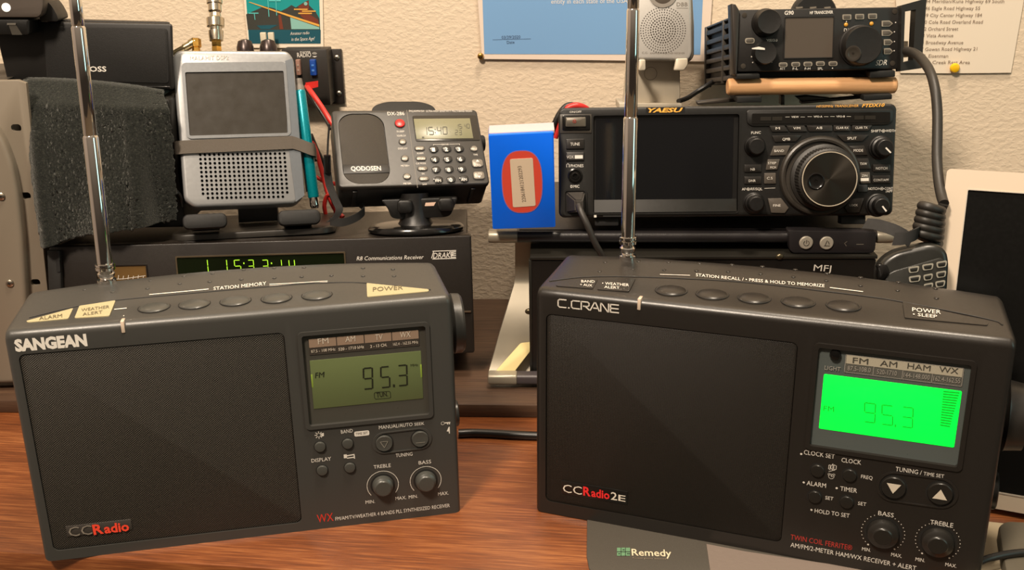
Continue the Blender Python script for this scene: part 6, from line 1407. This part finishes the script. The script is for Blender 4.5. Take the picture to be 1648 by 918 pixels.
# cord: leaves the socket at the handle, drops, then coils
ck = mat('cord_grey_black', (36, 33, 29), .5)
t = thing('coiled_cord', 'black cord from the small transceiver falling into coils above the hand microphone', 'cable', MX.Identity(4))
pts = [aty(*p) for p in ((1459, 82, .845), (1472, 86, .82), (1484, 96, .795), (1497, 116, .77), (1505, 145, .755), (1508.5, 180, .745), (1508.5, 220, .735), (1508, 255, .725), (1510.5, 290, .712), (1515, 315, .70), (1519, 328, .692))]
mb = MB(); mb.tube(catmull(pts, 8), .0036, 12); mb.build('straight_cord', ck, t)
ax0, ax1 = (1500, 332), (1492, 386); n = 5.0; cp = []
for i in range(int(n*20)+1):
    f = i/(n*20); a = 2*pi*f*n-.3
    u = ax0[0]+(ax1[0]-ax0[0])*f+ (15+4*f)*cos(a); v = ax0[1]+(ax1[1]-ax0[1])*f+6.5*cos(a)*1.0
    cp.append(aty(u, v, .690-.0085*sin(a)-.003*f))
cp = [aty(1519, 328, .692)]+cp+[aty(1504, 396, .684), aty(1500, 406, .682)]
mb = MB(); mb.tube(catmull(cp, 2), .0034, 12); mb.build('coil', ck, t)

# ---------------------------------------------------------------- monitor at the right edge
FMN = Fr((.2822, .6467, .003), -25.7, 16.05, -1.34); HM_ = .2324
mw = mat('white_bezel', (202, 186, 166), .35)
t = thing('monitor', 'white framed monitor with a black screen at the right edge', 'monitor', FMN)
WM_ = .30; sxl, szl, szt = .0150, .0118, .2185
c_o = rrect(0, WM_, 0, HM_, .003, 6); c_i = rrect(sxl, WM_-.015, szl, szt, .0008, 6)
mb = MB(); mb.ring(c_o, c_i, 0, .012); mb.build('frame', mw, t)
mb = MB(); mb.box(.001, WM_-.001, .0118, .020, .001, HM_-.001, bev=.003); mb.build('back_cover', mat('back_grey', (120, 112, 102), .5), t)
mb = MB(); mb.box(sxl, WM_-.015, .0016, .0119, szl, szt); mb.build('screen', mat('black_lcd_glass', (9, 9, 8), .22, spec=.3), t)
mb = MB(); mb.ring(rrect(sxl-.0007, WM_-.0143, szl-.0007, szt+.0007, .001, 6), rrect(sxl, WM_-.015, szl, szt, .0008, 6), -.0003, .001); mb.build('screen_lip', mat('bright_lip', (214, 204, 190), .25, .4), t)

# ---------------------------------------------------------------- on the front of the desk
P = [atz(u, v, .004) for u, v in ((944, 838), (1270, 838), (1300, 960), (952, 960), (944, 900))]
FP = Fr((P[0].x, P[0].y, 0), 0); pv = [(p.x-P[0].x, p.y-P[0].y) for p in P]
pv = [(pv[0][0], .02), (.30, .02), (.30, pv[3][1]), (pv[3][0], pv[3][1]), (pv[4][0], pv[4][1])]
t = thing('mouse_pad', 'dark grey mouse pad with a green logo under the radio with the green display', 'mouse pad', FP)
h = F2.M @ V((0, 0, 0))
def pz(u, v, z=.0031): p = FP.I @ atz(u, v, z); return (p.x, p.y)
zt = .0009
poly = [pz(945, 820, zt), pz(1500, 900, zt), pz(1500, 960, zt), pz(975, 940, zt), pz(957, 928, zt), pz(948, 915, zt), pz(944, 895, zt)]
mb = MB(); mb.prism(poly, zt, .0002, pl='z', bev=.0006); mb.build('pad', mat('pad_charcoal', (66, 61, 53), .7, bump=.3, bscale=2500), t)
def zq(mbx, pts, z): mbx.quad([(*pz(u, v, z), z) for u, v in pts])
FPz = Fr((P[0].x, P[0].y, 0), 0)
mb = MB(); zq(mb, [(1137, 876), (1200, 888), (1480, 930), (1480, 950), (1146, 940)], zt+.0003); mb.build('pale_panel', mat('pad_brown_grey', (112, 99, 90), .7, bump=.2, bscale=300), t)
mb = MB()
text(mb, FPz, 'Remedy', (1017, 894.5), (1081, 896), 10.5, ('z', zt+.0003), .01); mb.build('lettering', mat('cream_print', (206, 190, 160), .6, noise=0), t)
mb = MB(); text(mb, FPz, 'Corporation', (1018, 899.5), (1075, 901), 2.6, ('z', zt+.0003), .0); mb.build('small_lettering', mat('dim_print', (120, 106, 90), .6, noise=0), t)
mb = MB(); zq(mb, [(993, 882), (1014, 882), (1014, 895), (993, 895)], zt+.0003); mb.build('logo', mat('green_logo', (92, 130, 96), .6, noise=0), t)
mb = MB(); 
for a in (((999, 882), (1000, 882), (1000, 895), (999, 895)), ((1006, 882), (1007, 882), (1007, 895), (1006, 895)), ((993, 888), (1014, 888), (1014, 889), (993, 889)), ((1002, 884.5), (1005, 884.5), (1005, 886), (1002, 886)), ((1009, 891), (1014, 891), (1014, 892.3), (1009, 892.3)), ((995, 891), (998, 891), (998, 892.3), (995, 892.3))): zq(mb, a, zt+.0005)
mb.build('logo_gaps', mat('logo_dark', (40, 50, 40), .6, noise=0), t)
# cable lying between the two radios
mb = MB(); mb.tube(catmull([atz(u, v, .0036) for u, v in ((738, 698), (760, 697), (790, 698), (830, 700.5), (865, 702), (900, 703))], 6), .0034, 12)
tag(mb.build('black_cable', mat('cable_black', (20, 19, 18), .35)), 'thick black cable lying on the desk between the two large radios', 'cable')
# pale tray, dark slab and cable at the lower right corner
P = [atz(u, v, .0022) for u, v in ((1560, 836), (1648, 846), (1700, 850), (1700, 980), (1560, 980))]
mb = MB(); mb.prism([(p.x, p.y) for p in P], .0022, .0002, pl='z', bev=.0005)
tag(mb.build('paper_sheet', mat('beige_sheet', (172, 158, 132), .6)), 'beige sheet under the dark slab at the right end of the black table radio', 'sheet')
P = [atz(u, v, .012) for u, v in ((1607, 845), (1620, 838), (1700, 842), (1700, 985), (1630, 985), (1612, 880))]
mb = MB(); mb.prism(rpoly([(p.x, p.y) for p in P], .006, 5), .012, .0024, pl='z', bev=.002)
tag(mb.build('charging_pad', mat('slate_slab', (84, 78, 66), .55)), 'dark grey rounded slab under a black cable in the bottom right corner', 'pad')
mb = MB(); mb.tube(catmull([atz(u, v, .0145) for u, v in ((1560, 914), (1584, 902), (1604, 896), (1625, 892), (1650, 889.5), (1690, 888))], 6), .0024, 10)
tag(mb.build('thin_cable', mat('cable_black2', (24, 22, 20), .4)), 'thin black cable crossing the grey slab in the bottom right corner', 'cable')
